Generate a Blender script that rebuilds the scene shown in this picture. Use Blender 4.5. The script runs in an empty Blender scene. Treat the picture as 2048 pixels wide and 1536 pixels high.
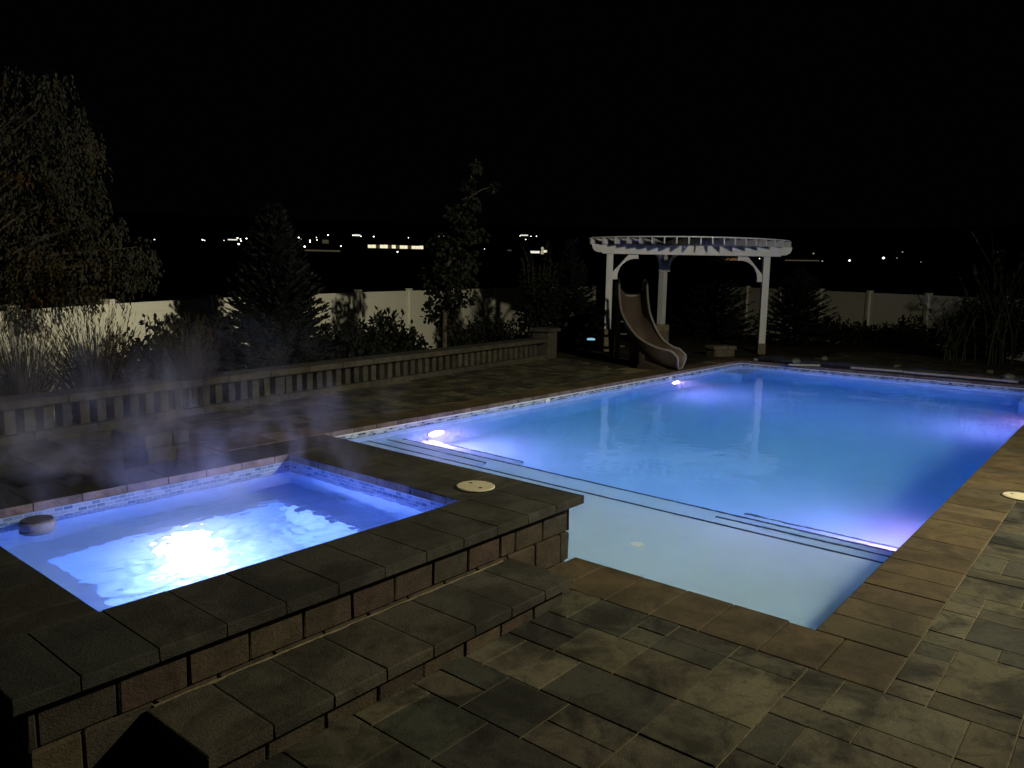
import bpy, bmesh, math, random
from mathutils import Vector, Matrix, noise as mnoise
R = math.radians
random.seed(11)
sc = bpy.context.scene
COL = sc.collection

# ------------------------------------------------------------------ camera model
FPX, PITCH, ROLL, YAW, HC = 1557.45, 0.140627, 0.01851, 0.690864, 1.65
_F = Vector((math.cos(YAW)*math.cos(PITCH), math.sin(YAW)*math.cos(PITCH), -math.sin(PITCH)))
_r0 = Vector((math.sin(YAW), -math.cos(YAW), 0)); _u0 = _r0.cross(_F)
_R = _r0*math.cos(ROLL) + _u0*math.sin(ROLL)
_U = -_r0*math.sin(ROLL) + _u0*math.cos(ROLL)
EYE = Vector((0, 0, HC))
def ray(px, py):
    return _R*((px-1024)/FPX) - _U*((py-768)/FPX) + _F
def atD(px, py, d):                      # a point at a given distance along the view axis
    return EYE + ray(px, py)*d
def atZ(px, py, z=0.0):                  # a point on a horizontal level
    d = ray(px, py); return EYE + d*((z-HC)/d.z)

# ------------------------------------------------------------------ terrain
HULL = [(-7, -9), (22, -9), (22, 2.5), (20.5, 10.2), (12.5, 9.75), (2.4, 8.35), (-7, 7.4)]
def hull_dist(x, y):
    inside = True; best = 1e9
    n = len(HULL)
    for i in range(n):
        ax, ay = HULL[i]; bx, by = HULL[(i+1) % n]
        ex, ey = bx-ax, by-ay
        if ex*(y-ay)-ey*(x-ax) < 0: inside = False
        t = max(0, min(1, ((x-ax)*ex+(y-ay)*ey)/(ex*ex+ey*ey)))
        best = min(best, math.hypot(x-ax-t*ex, y-ay-t*ey))
    return 0 if inside else best
def sstep(a, b, x):
    t = max(0, min(1, (x-a)/(b-a))); return t*t*(3-2*t)
def gz(x, y):
    d = hull_dist(x, y); r = math.hypot(x, y)
    z = -0.04 - 0.60*sstep(0, 4.5, d)
    z += -11.4*sstep(45, 330, r)
    if r > 350: z += 0.0915*(r-350)
    return z

# ------------------------------------------------------------------ materials
def mat(name):
    m = bpy.data.materials.new(name); m.use_nodes = True
    nt = m.node_tree; nt.nodes.clear()
    out = nt.nodes.new('ShaderNodeOutputMaterial')
    return m, nt, out
def nd(nt, t, **kw):
    n = nt.nodes.new(t)
    for k, v in kw.items():
        if k in n.inputs: n.inputs[k].default_value = v
        else: setattr(n, k, v)
    return n
def principled(nt, out, color=(.5, .5, .5), rough=.7, spec=.3):
    b = nt.nodes.new('ShaderNodeBsdfPrincipled')
    b.inputs['Base Color'].default_value = (*color, 1); b.inputs['Roughness'].default_value = rough
    b.inputs['Specular IOR Level'].default_value = spec
    nt.links.new(b.outputs[0], out.inputs['Surface'])
    return b
def mixrgb(nt, a, b, fac, mode='MIX'):
    m = nt.nodes.new('ShaderNodeMix'); m.data_type = 'RGBA'; m.blend_type = mode
    for sock, v in ((m.inputs[6], a), (m.inputs[7], b), (m.inputs[0], fac)):
        if hasattr(v, 'is_linked'): nt.links.new(v, sock)
        else: sock.default_value = v if not isinstance(v, tuple) else (*v, 1)[:4]
    return m.outputs[2]
def ramp(nt, src, stops):
    r = nt.nodes.new('ShaderNodeValToRGB'); cr = r.color_ramp
    while len(cr.elements) < len(stops): cr.elements.new(.5)
    for e, (p, c) in zip(cr.elements, stops):
        e.position = p; e.color = (*c, 1) if isinstance(c, tuple) else (c, c, c, 1)
    nt.links.new(src, r.inputs[0]); return r.outputs[0]
def noisetex(nt, scale, detail=4, rough=.55, coord='Object', dist=0):
    tc = nt.nodes.new('ShaderNodeTexCoord'); n = nt.nodes.new('ShaderNodeTexNoise')
    n.inputs['Scale'].default_value = scale; n.inputs['Detail'].default_value = detail
    n.inputs['Roughness'].default_value = rough; n.inputs['Distortion'].default_value = dist
    nt.links.new(tc.outputs[coord], n.inputs['Vector']); return n.outputs['Fac']
def bump(nt, bsdf, h, strength=.3, dist=.01):
    b = nt.nodes.new('ShaderNodeBump'); b.inputs['Strength'].default_value = strength; b.inputs['Distance'].default_value = dist
    nt.links.new(h, b.inputs['Height']); nt.links.new(b.outputs[0], bsdf.inputs['Normal'])

def m_plain(name, color, rough=.7, spec=.3, nscale=12, var=.25, bstr=.2, bdist=.004, detail=5):
    m, nt, out = mat(name); b = principled(nt, out, color, rough, spec)
    n = noisetex(nt, nscale, detail)
    lo = tuple(c*(1-var) for c in color); hi = tuple(min(1, c*(1+var)) for c in color)
    nt.links.new(ramp(nt, n, [(.3, lo), (.7, hi)]), b.inputs['Base Color'])
    if bstr: bump(nt, b, noisetex(nt, nscale*6, 4), bstr, bdist)
    return m
def m_stone(name, stain=(.5, .5, .5), stain_amt=.65, nscale=4.2, rough=.85, bstr=.5):
    """colour per paver or block from the attribute 'tint', with cloudy stains and grain"""
    m, nt, out = mat(name); b = principled(nt, out, (.2, .2, .2), rough, .25)
    a = nt.nodes.new('ShaderNodeAttribute'); a.attribute_name = 'tint'
    cloud = ramp(nt, noisetex(nt, nscale, 6, .62, dist=.9), [(.38, 1-stain_amt), (.57, 1.15)])
    c0 = mixrgb(nt, a.outputs['Color'], cloud, 1.0, 'MULTIPLY')
    blot = ramp(nt, noisetex(nt, nscale*2.7, 5, .7, dist=1.6), [(.33, 1-stain_amt*.8), (.47, 1.0), (.70, 1.22)])
    c1 = mixrgb(nt, c0, blot, .85, 'MULTIPLY')
    grain = ramp(nt, noisetex(nt, 95, 3, .7), [(.3, .72), (.7, 1.25)])
    c2 = mixrgb(nt, c1, grain, .8, 'MULTIPLY')
    nt.links.new(c2, b.inputs['Base Color'])
    mx = nt.nodes.new('ShaderNodeMath'); mx.operation = 'ADD'
    nt.links.new(noisetex(nt, 14, 6, .65), mx.inputs[0]); nt.links.new(noisetex(nt, 120, 3, .7), mx.inputs[1])
    bump(nt, b, mx.outputs[0], bstr, .006)
    return m
def m_emit(name, color, strength):
    m, nt, out = mat(name); e = nd(nt, 'ShaderNodeEmission', Color=(*color, 1), Strength=strength)
    nt.links.new(e.outputs[0], out.inputs['Surface']); return m
def m_tile(name, c1, c2, mortar, bw=.05, rh=.025):
    m, nt, out = mat(name); b = principled(nt, out, c1, .25, .5)
    uv = nt.nodes.new('ShaderNodeUVMap')
    br = nt.nodes.new('ShaderNodeTexBrick')
    br.inputs['Color1'].default_value = (*c1, 1); br.inputs['Color2'].default_value = (*c2, 1); br.inputs['Mortar'].default_value = (*mortar, 1)
    br.inputs['Scale'].default_value = 1; br.inputs['Mortar Size'].default_value = .0022
    br.inputs['Brick Width'].default_value = bw; br.inputs['Row Height'].default_value = rh; br.inputs['Bias'].default_value = -.1
    nt.links.new(uv.outputs[0], br.inputs['Vector']); nt.links.new(br.outputs['Color'], b.inputs['Base Color'])
    return m
def m_leaf(name, stops, rough=.75, nscale=1.6):
    m, nt, out = mat(name); b = principled(nt, out, stops[0][1], rough, .08)
    nt.links.new(ramp(nt, noisetex(nt, nscale, 3, .6), stops), b.inputs['Base Color'])
    return m
def m_water(name, scale, strength, dist, absorb, density, detail=3, milk=0, rough=0.0):
    m, nt, out = mat(name)
    g = nd(nt, 'ShaderNodeBsdfGlass', Roughness=rough, IOR=1.333); g.inputs['Color'].default_value = (1, 1, 1, 1)
    nt.links.new(g.outputs[0], out.inputs['Surface'])
    if strength:
        bump(nt, g, noisetex(nt, scale, detail, .5, dist=.4), strength, dist)
    v = nd(nt, 'ShaderNodeVolumeAbsorption', Density=density); v.inputs['Color'].default_value = (*absorb, 1)
    if milk:
        sca = nd(nt, 'ShaderNodeVolumeScatter', Density=milk, Anisotropy=.6); sca.inputs['Color'].default_value = (.95, .97, 1, 1)
        ad = nt.nodes.new('ShaderNodeAddShader'); nt.links.new(v.outputs[0], ad.inputs[0]); nt.links.new(sca.outputs[0], ad.inputs[1]); nt.links.new(ad.outputs[0], out.inputs['Volume'])
    else: nt.links.new(v.outputs[0], out.inputs['Volume'])
    return m

M = {}
M['paver'] = m_stone('concrete_paver', stain_amt=.72, nscale=3.2)
M['coping'] = m_stone('coping_paver', stain_amt=.38, nscale=3.0)
M['slab'] = m_stone('spa_slab', stain_amt=.5, nscale=2.6, bstr=.8)
M['block'] = m_stone('split_block', stain_amt=.35, nscale=6, bstr=.9)
M['sand'] = m_plain('joint_sand', (.12, .10, .062), .95, .1, 30, .3, .5)
M['grout'] = m_plain('joint_grout', (.04, .036, .03), .95, .1, 25, .4, .5)
M['mortar'] = m_plain('wall_core', (.05, .045, .035), .95, .1, 30, .3, .5)
M['soil'] = m_plain('garden_soil', (.028, .024, .017), .95, .05, 1.5, .6, .8, .03)
M['field'] = m_plain('dark_field', (.006, .007, .006), 1, 0, .02, .5, 0)
M['plaster'] = m_plain('pool_plaster', (.57, .70, .90), .6, .2, 2.2, .05, .15, .003)
M['spa_plaster'] = m_plain('spa_plaster', (.50, .68, .90), .6, .2, 3, .04, .15, .003)
M['pool_tile'] = m_tile('pool_mosaic', (.010, .017, .06), (.34, .40, .55), (.36, .42, .5), .055, .024)
M['spa_tile'] = m_tile('spa_mosaic', (.07, .14, .36), (.26, .36, .62), (.34, .42, .62), .05, .0225)
M['trim'] = m_plain('step_trim_tile', (.012, .025, .07), .4, .4, 40, .6, 0)
M['bead'] = m_plain('white_bead', (.55, .55, .58), .4, .4, 5, .03, 0)
M['vinyl'] = m_plain('white_vinyl', (.80, .79, .71), .45, .3, 1.2, .04, .05)
M['white_paint'] = m_plain('pergola_white', (.42, .43, .47), .5, .3, 3, .08, .1)
M['slide'] = m_plain('slide_shell', (.05, .038, .031), .42, .4, 4, .2, .05)
M['slide_foot'] = m_plain('slide_foot', (.026, .021, .017), .6, .3, 6, .2, .1)
M['slide_rim'] = m_plain('slide_rim', (.13, .12, .115), .4, .45, 5, .1, .05)
M['metal'] = m_plain('painted_metal', (.012, .011, .011), .35, .5, 5, .1, 0)
M['lid'] = m_plain('cream_plastic', (.38, .345, .25), .5, .35, 18, .12, .15)
M['lid_dark'] = m_plain('dark_hole', (.02, .02, .02), .8, .1, 10, .1, 0)
M['floater_top'] = m_plain('grey_plastic', (.05, .055, .075), .5, .3, 20, .2, .1)
M['floater_side'] = m_plain('pale_plastic', (.22, .22, .28), .5, .3, 20, .1, .1)
M['cover'] = m_plain('cover_fabric', (.012, .013, .02), .55, .3, 7, .5, .6, .02)
M['pole'] = m_plain('pale_pipe', (.17, .16, .135), .5, .3, 8, .15, .1)
M['rock'] = m_plain('pale_rock', (.11, .10, .082), .9, .15, 9, .35, .9, .02)
M['bark'] = m_plain('bark', (.06, .05, .042), .95, .1, 16, .4, .9, .015)
M['spruce'] = m_leaf('spruce_needles', [(.3, (0.0045, 0.0063, 0.0072)), (.7, (0.0117, 0.0149, 0.0153))])
M['shrub'] = m_leaf('shrub_leaf', [(.3, (0.0040, 0.0048, 0.0040)), (.7, (0.0088, 0.0100, 0.0080))])
M['maple'] = m_leaf('maple_leaf', [(.3, (0.0072, 0.0081, 0.0054)), (.7, (0.0153, 0.0162, 0.0108))])
M['autumn'] = m_leaf('autumn_leaf', [(.30, (0.0146, 0.0162, 0.0115)), (.52, (0.0288, 0.0299, 0.0230)), (.61, (0.0384, 0.0288, 0.0123)), (.70, (0.0614, 0.0277, 0.0100))], nscale=1.35)
M['grass'] = m_leaf('dry_grass', [(.3, (0.0161, 0.0120, 0.0083)), (.7, (0.0346, 0.0277, 0.0197))], nscale=3)
M['reed'] = m_leaf('reed_leaf', [(.3, (0.0308, 0.0350, 0.0252)), (.7, (0.0700, 0.0742, 0.0588))], nscale=2)
M['cover_plant'] = m_leaf('low_plant', [(.3, (0.0060, 0.0065, 0.0050)), (.7, (0.0150, 0.0150, 0.0110))], nscale=3)

# ------------------------------------------------------------------ mesh helpers
class MB:
    def __init__(s): s.v = []; s.f = []; s.uv = []; s.tint = []; s.has_uv = False; s.has_tint = False
    def add(s, verts, faces, tint=None, uvs=None):
        o = len(s.v); s.v += [tuple(v) for v in verts]
        for i, f in enumerate(faces):
            s.f.append(tuple(o+k for k in f)); s.tint.append(tint or (.2, .2, .2))
            s.uv.append(uvs[i] if uvs else None)
        if tint: s.has_tint = True
        if uvs: s.has_uv = True
    def quad(s, a, b, c, d, tint=None, uv=None): s.add([a, b, c, d], [(0, 1, 2, 3)], tint, [uv] if uv else None)
    def box(s, x0, x1, y0, y1, z0, z1, tint=None, ch=0.0, jit=0.0, mtx=None, nose=None):
        """box, optionally chamfered along its top and side edges"""
        def P(ix, iy, iz, d):
            p = Vector((x0+d if ix == 0 else x1-d, y0+d if iy == 0 else y1-d, z0 if iz == 0 else z1)); return p
        if ch <= 0:
            vs = [Vector((x, y, z)) for z in (z0, z1) for (x, y) in ((x0, y0), (x1, y0), (x1, y1), (x0, y1))]
            fs = [(3, 2, 1, 0), (4, 5, 6, 7), (0, 1, 5, 4), (1, 2, 6, 5), (2, 3, 7, 6), (3, 0, 4, 7)]
        else:
            c = min(ch, (x1-x0)*.4, (y1-y0)*.4, (z1-z0)*.4)
            ring = lambda d, z, e: [Vector(p) for p in ((x0+d+e, y0+d, z), (x1-d-e, y0+d, z), (x1-d, y0+d+e, z), (x1-d, y1-d-e, z), (x1-d-e, y1-d, z), (x0+d+e, y1-d, z), (x0+d, y1-d-e, z), (x0+d, y0+d+e, z))]
            vs = ring(c*.6, z0, c*.4) + ring(0, z0+c*.6, c*.5) + ring(0, z1-c, c*.5) + ring(c*.3, z1-c*.3, c*.4) + ring(c, z1, c*.2)
            fs = [tuple(range(7, -1, -1)), tuple(range(32, 40))]
            for k in range(4):
                for i in range(8):
                    j = (i+1) % 8; fs.append((k*8+i, k*8+j, (k+1)*8+j, (k+1)*8+i))
        if jit:
            vs = [v + Vector((random.uniform(-jit, jit), random.uniform(-jit, jit), random.uniform(-jit, jit)*.5)) for v in vs]
        if mtx: vs = [mtx @ v for v in vs]
        s.add(vs, fs, tint)
        if nose:      # coping faces toward the water get a lighter tint, imitating its glow
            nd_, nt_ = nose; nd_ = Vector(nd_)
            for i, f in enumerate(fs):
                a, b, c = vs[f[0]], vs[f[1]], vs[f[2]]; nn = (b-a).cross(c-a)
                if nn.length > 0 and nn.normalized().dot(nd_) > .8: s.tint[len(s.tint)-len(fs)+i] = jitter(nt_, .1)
    def prism(s, poly, a, b, tint=None):
        """polygon of 3-D points swept from +a to +b (two offset vectors)"""
        n = len(poly); vs = [Vector(p)+Vector(a) for p in poly]+[Vector(p)+Vector(b) for p in poly]
        fs = [tuple(range(n-1, -1, -1)), tuple(range(n, 2*n))]+[(i, (i+1) % n, n+(i+1) % n, n+i) for i in range(n)]
        s.add(vs, fs, tint)
    def bar(s, a, b, w, h, up=(0, 0, 1), tint=None):
        a, b = Vector(a), Vector(b); d = (b-a).normalized(); u = Vector(up)
        sd = d.cross(u).normalized(); u = sd.cross(d).normalized()
        vs = [p+sd*sx*w/2+u*sz*h/2 for p in (a, b) for sx, sz in ((-1, -1), (1, -1), (1, 1), (-1, 1))]
        s.add(vs, [(3, 2, 1, 0), (4, 5, 6, 7), (0, 1, 5, 4), (1, 2, 6, 5), (2, 3, 7, 6), (3, 0, 4, 7)], tint)
    def tube(s, pts, rads, n=8, caps=True):
        pts = [Vector(p) for p in pts]
        if not isinstance(rads, (list, tuple)): rads = [rads]*len(pts)
        vs = []; ref = None
        for i, p in enumerate(pts):
            d = (pts[min(i+1, len(pts)-1)]-pts[max(i-1, 0)]).normalized()
            if ref is None: ref = d.cross(Vector((0, 0, 1)) if abs(d.z) < .9 else Vector((1, 0, 0))).normalized()
            ref = (ref-d*ref.dot(d)).normalized(); b = d.cross(ref)
            vs += [p+(ref*math.cos(t)+b*math.sin(t))*rads[i] for t in [2*math.pi*k/n for k in range(n)]]
        fs = [(i*n+k, i*n+(k+1) % n, (i+1)*n+(k+1) % n, (i+1)*n+k) for i in range(len(pts)-1) for k in range(n)]
        if caps: fs += [tuple(range(n-1, -1, -1)), tuple((len(pts)-1)*n+k for k in range(n))]
        s.add(vs, fs)
    def lathe(s, c, prof, n=28, axis=None):
        c = Vector(c); q = Vector((0, 0, 1)).rotation_difference(Vector(axis)) if axis else None
        vs = []
        for r, z in prof:
            for k in range(n):
                p = Vector((r*math.cos(2*math.pi*k/n), r*math.sin(2*math.pi*k/n), z))
                if q: p = q @ p
                vs.append(c+p)
        m = len(prof)
        fs = [(i*n+k, i*n+(k+1) % n, (i+1)*n+(k+1) % n, (i+1)*n+k) for i in range(m-1) for k in range(n)]
        if prof[0][0] > 1e-6: fs.append(tuple(range(n-1, -1, -1)))
        if prof[-1][0] > 1e-6: fs.append(tuple((m-1)*n+k for k in range(n)))
        s.add(vs, fs)
    def leaf(s, p, d, nrm, L, W):
        p, d = Vector(p), Vector(d).normalized()
        w = d.cross(Vector(nrm)); w = w.normalized() if w.length > 1e-5 else Vector((1, 0, 0))
        s.add([p, p+d*L*.45+w*W/2, p+d*L, p+d*L*.45-w*W/2], [(0, 1, 2, 3)])
    def blade(s, p, d, L, W, bend, seg=4):
        """a tapered grass blade that bends over"""
        p = Vector(p); d = Vector(d).normalized(); side = d.cross(Vector((0, 0, 1)))
        side = side.normalized() if side.length > 1e-4 else Vector((1, 0, 0))
        vs = []
        for i in range(seg+1):
            w = W*(1-i/seg)**.7*.5+.0008
            vs += [p-side*w, p+side*w]
            d = (d+Vector((d.x, d.y, 0)).normalized()*bend*.5/seg-Vector((0, 0, bend*.5/seg*(i+1)))).normalized() if abs(d.x)+abs(d.y) > 1e-6 else d
            p = p+d*(L/seg)
        s.add(vs, [(2*i, 2*i+1, 2*i+3, 2*i+2) for i in range(seg)])
    def build(s, name, m, parent=None, loc=None, smooth=False):
        me = bpy.data.meshes.new(name)
        off = Vector(loc) if loc else Vector((0, 0, 0))
        me.from_pydata([tuple(Vector(v)-off) for v in s.v], [], s.f)
        if s.has_tint:
            a = me.attributes.new('tint', 'FLOAT_COLOR', 'FACE')
            for i, t in enumerate(s.tint): a.data[i].color = (*t, 1)
        if s.has_uv:
            ul = me.uv_layers.new(name='UVMap')
            for pi, poly in enumerate(me.polygons):
                if s.uv[pi]:
                    for k, li in enumerate(poly.loop_indices): ul.data[li].uv = s.uv[pi][k]
        me.materials.append(m)
        if smooth:
            for poly in me.polygons: poly.use_smooth = True
        me.update()
        o = bpy.data.objects.new(name, me); COL.objects.link(o)
        if parent: o.parent = parent; o.matrix_parent_inverse = Matrix.Translation(-parent.location)
        if loc: o.location = loc
        return o
def tag(o, label=None, cat=None, group=None, kind=None):
    for k, v in (('label', label), ('category', cat), ('group', group), ('kind', kind)):
        if v: o[k] = v
    return o
def empty(name, loc, label, cat, group=None):
    o = bpy.data.objects.new(name, None); COL.objects.link(o); o.location = loc
    return tag(o, label, cat, group)
def jitter(c, a=.12):
    k = 1+random.uniform(-a, a); return tuple(max(.004, x*k*(1+random.uniform(-.04, .04))) for x in c)

# ------------------------------------------------------------------ plan of the place (metres, patio at z = 0)
PX0, PX1, PY0, PY1 = 3.66, 15.04, 1.11, 6.44      # pool opening
WZ = -.11                                         # pool water level
SX0, SX1, SY0, SY1 = 1.158, 3.122, 2.945, 4.60    # spa opening
SZ, SWZ = .37, .26                                # spa coping top and water level
TX0, TX1, TY0, TY1 = .72, 3.70, 2.49, 4.985       # raised spa outline at its coping
CW = .41                                          # pool coping width

# ------------------------------------------------------------------ ground and hills
def axis_lines(fixed, lo, hi):
    out = set(fixed); v = 0.0
    for sgn, lim, start in ((1, hi, max(fixed)), (-1, -lo, -min(fixed))):
        v = start; st = 1.0
        while v < lim:
            v += st; st *= 1.16; out.add(round(sgn*min(v, lim), 3))
    v = min(fixed)
    while v < max(fixed): out.add(round(v, 3)); v += 1.0
    o = sorted(out); return [a for i, a in enumerate(o) if i == 0 or a-o[i-1] > 1e-3]
hx = (PX0-.2, PX1+.2, TX0+.15, TX1-.12); hy = (PY0-.2, PY1+.2, TY0+.12, TY1-.12)
xs = axis_lines([-8, 30, *hx], -420, 420); ys = axis_lines([-8, 24, *hy], -420, 420)
g = MB(); idx = {}
for i, x in enumerate(xs):
    for j, y in enumerate(ys):
        idx[i, j] = len(g.v); g.v.append((x, y, gz(x, y)))
for i in range(len(xs)-1):
    for j in range(len(ys)-1):
        cxm, cym = (xs[i]+xs[i+1])/2, (ys[j]+ys[j+1])/2
        if hx[0] < cxm < hx[1] and hy[0] < cym < hy[1]: continue
        if hx[2] < cxm < hx[3] and hy[2] < cym < hy[3]: continue
        g.f.append((idx[i, j], idx[i+1, j], idx[i+1, j+1], idx[i, j+1])); g.tint.append(None); g.uv.append(None)
tag(g.build('ground', M['soil'], smooth=True), kind='structure')
h = MB(); NS = 120; rr = [400, 450, 520, 600, 700, 800, 900, 1000, 1100, 1250, 1500]
for r in rr:
    for k in range(NS):
        t = 2*math.pi*k/NS; h.v.append((r*math.cos(t), r*math.sin(t), gz(r*math.cos(t), r*math.sin(t))-.5))
for i in range(len(rr)-1):
    for k in range(NS):
        h.f.append((i*NS+k, (i+1)*NS+k, (i+1)*NS+(k+1) % NS, i*NS+(k+1) % NS)); h.tint.append(None); h.uv.append(None)
tag(h.build('hill', M['field'], smooth=True), kind='structure')

# ------------------------------------------------------------------ patio of random-sized pavers
BAL0, BAL1 = Vector((-1.6, 7.62, 0)), Vector((12.25, 9.28, 0))       # front foot line of the balustrade
def bal_y(x): return BAL0.y+(BAL1.y-BAL0.y)*(x-BAL0.x)/(BAL1.x-BAL0.x)
def on_patio(x, y):
    if y > bal_y(x)-.02: return False
    if PX0-CW-.01 < x < PX1+CW+.01 and PY0-CW-.01 < y < PY1+CW+.01: return False
    if TX0+.06 < x < TX1 and TY0+.03 < y < TY1-.05: return False
    # far-left edge of the paving, from the balustrade pier to the slide
    if y > 6.7 and x > 12.75-(9.3-y)*.50: return False
    if y > 5.5 and x > 13.2: return False
    if x > 19.5: return False
    return True
U = .152
pal = [tuple(.40*c for c in t) for t in ((.125, .115, .072), (.10, .096, .066), (.078, .077, .057), (.145, .128, .078), (.115, .10, .066), (.155, .14, .09), (.066, .066, .052), (.165, .148, .10), (.11, .10, .066), (.075, .074, .056))]
pv = MB()
GX0, GY0 = PX0-CW-40*U, PY0-CW-30*U; NX, NY = int(23/U), int(13.4/U)
used = [[False]*NY for _ in range(NX)]
sizes = [(2, 2)]*6+[(2, 1)]*3+[(1, 2)]*3+[(3, 2)]*2+[(2, 3)]*3+[(1, 1)]*1
GAP = .0052
for j in range(NY):
    for i in range(NX):
        if used[i][j]: continue
        random.shuffle(sizes)
        for (a, b) in sizes+[(1, 1)]:
            if i+a <= NX and j+b <= NY and not any(used[i+p][j+q] for p in range(a) for q in range(b)):
                break
        for p in range(a):
            for q in range(b): used[i+p][j+q] = True
        x0, y0 = GX0+i*U, GY0+j*U; x1, y1 = x0+a*U, y0+b*U
        # trim against the coping rows and the spa
        rects = [(PX0-CW, PX1+CW, PY0-CW, PY1+CW), (TX0+.07, TX1-.06, TY0+.03, TY1-.06)]
        ok = True
        for (rx0, rx1, ry0, ry1) in rects:
            if x1 > rx0 and x0 < rx1 and y1 > ry0 and y0 < ry1:
                cuts = [(rx0-x0, 'x1', rx0), (x1-rx1, 'x0', rx1), (ry0-y0, 'y1', ry0), (y1-ry1, 'y0', ry1)]
                best = max(cuts, key=lambda c: c[0])
                if best[0] < .03: ok = False; break
                if best[1] == 'x1': x1 = best[2]
                elif best[1] == 'x0': x0 = best[2]
                elif best[1] == 'y1': y1 = best[2]
                else: y0 = best[2]
        if not ok or not on_patio((x0+x1)/2, (y0+y1)/2): continue
        if y1 > bal_y(x1): y1 = bal_y(x0)-.01
        if y1-y0 < .03 or x1-x0 < .03: continue
        dz = random.uniform(-.0022, .0016)
        pv.box(x0+GAP/2, x1-GAP/2, y0+GAP/2, y1-GAP/2, -.035, dz, jitter(random.choice(pal), .12), ch=.0035, jit=.0008)
tag(pv.build('patio', M['paver']), kind='structure')
sd = MB()
def sand(x0, x1, y0, y1): sd.quad((x0, y0, -.0052), (x1, y0, -.0052), (x1, y1, -.0052), (x0, y1, -.0052))
sand(-2.9, PX0-CW, -3.9, TY0+.03); sand(PX0-CW, 19.6, -3.9, PY0-CW+.02)
sand(-2.9, TX0+.07, TY0+.03, TY1-.06); sand(-2.9, PX0-CW, TY1-.06, 7.4)
sand(PX0-CW, 12.2, PY1+CW-.02, 7.4)
sd.quad((-2.9, 7.4, -.0052), (11.8, 7.4, -.0052), (12.2, bal_y(12.2), -.0052), (-2.9, bal_y(-2.9), -.0052))
tag(sd.build('patio_sand', M['sand']), kind='structure')

# ------------------------------------------------------------------ swimming pool
pool = empty('swimming_pool', (PX0, PY0, 0), 'large rectangular pool with glowing blue water, mosaic waterline and brown paver coping', 'pool')
cp = MB(); copal = [tuple(.30*c for c in t) for t in ((.165, .118, .058), (.145, .105, .054), (.185, .134, .066), (.15, .115, .062))]; NOSE_GLOW = (.10, .08, .085)
S = .2615
def cop(x0, x1, y0, y1, nose=None): cp.box(x0+.0022, x1-.0022, y0+.0022, y1-.0022, -.052, random.uniform(-.0012, .0012), jitter(random.choice(copal), .1), ch=.006, jit=.0007, nose=(nose, NOSE_GLOW) if nose else None)
def row(a0, a1, first, fn, step=S):
    a = a0; b = first
    while a < a1-.02:
        fn(a, min(b, a1)); a = b; b = a+step
# right-hand row (runs with the pool), near row, left row, far row
row(PX0-.02, PX1+CW, PX0+.235, lambda a, b: cop(a, b, PY0-CW, PY0))
cop(PX0-CW, PX0-.02, PY0-CW, PY0-.14); cop(PX0-CW, PX0-.02, PY0-.14, PY0+.125)
row(PY0+.125, 2.515, PY0+.125+S*1.1, lambda a, b: cop(PX0-CW, PX0, a, b), S*1.0)
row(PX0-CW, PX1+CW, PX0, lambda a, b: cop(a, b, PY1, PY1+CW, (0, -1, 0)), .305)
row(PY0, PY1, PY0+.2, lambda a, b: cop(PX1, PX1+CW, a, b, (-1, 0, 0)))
row(TY1-.06, PY1, TY1+.2, lambda a, b: cop(PX0-CW, PX0, a, b))
cp.build('coping', M['coping'], pool)
OV = .025     # walls stand this much behind the coping nose
BX0, BX1, BY0, BY1 = PX0-OV, PX1+OV, PY0-OV, PY1+OV
ZD = -1.75
LEDX, LEDZ = 5.38, WZ-.25
bs = MB()
fl = lambda x: -1.25-(x-6.5)/(BX1-6.5)*.45
bs.quad((6.2, BY0, -1.25), (BX1, BY0, ZD), (BX1, BY1, ZD), (6.2, BY1, -1.25))
for (a, b) in (((BX0, BY0), (BX1, BY0)), ((BX1, BY0), (BX1, BY1)), ((BX1, BY1), (BX0, BY1)), ((BX0, BY1), (BX0, BY0))):
    bs.quad((*b, ZD-.05), (*a, ZD-.05), (*a, -.045), (*b, -.045))
bs.build('basin', M['plaster'], pool)
def ledge_box(name, x0, x1, y0, y1, z1, parent=pool, z0=-1.9, m='plaster', ch=.02):
    b = MB(); b.box(x0, x1, y0, y1, z0, z1, ch=ch); return b.build(name, M[m], parent)
ledge_box('tanning_ledge', BX0+.003, LEDX, BY0+.003, BY1-.003, LEDZ)
ledge_box('step', LEDX+.002, 5.90, BY0+.004, BY1-.004, WZ-.50)
for y0, y1 in ((BY0+.005, 2.55), (5.0, BY1-.005)):
    ledge_box('step', LEDX+.004, 5.66, y0, y1, WZ-.38); ledge_box('step', 5.902, 6.25, y0, y1, WZ-.75)
# dark trim tiles along each underwater nose
def trim(x, y0, y1, z):
    b = MB(); b.box(x-.024, x+.008, y0, y1, z-.06, z+.004); b.build('step_trim', M['trim'], pool)
trim(LEDX, BY0+.01, BY1-.01, LEDZ); trim(5.90, BY0+.01, BY1-.01, WZ-.50)
for y0, y1 in ((BY0+.01, 2.55), (5.0, BY1-.01)): trim(5.66, y0, y1, WZ-.38); trim(6.25, y0, y1, WZ-.75)
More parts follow.
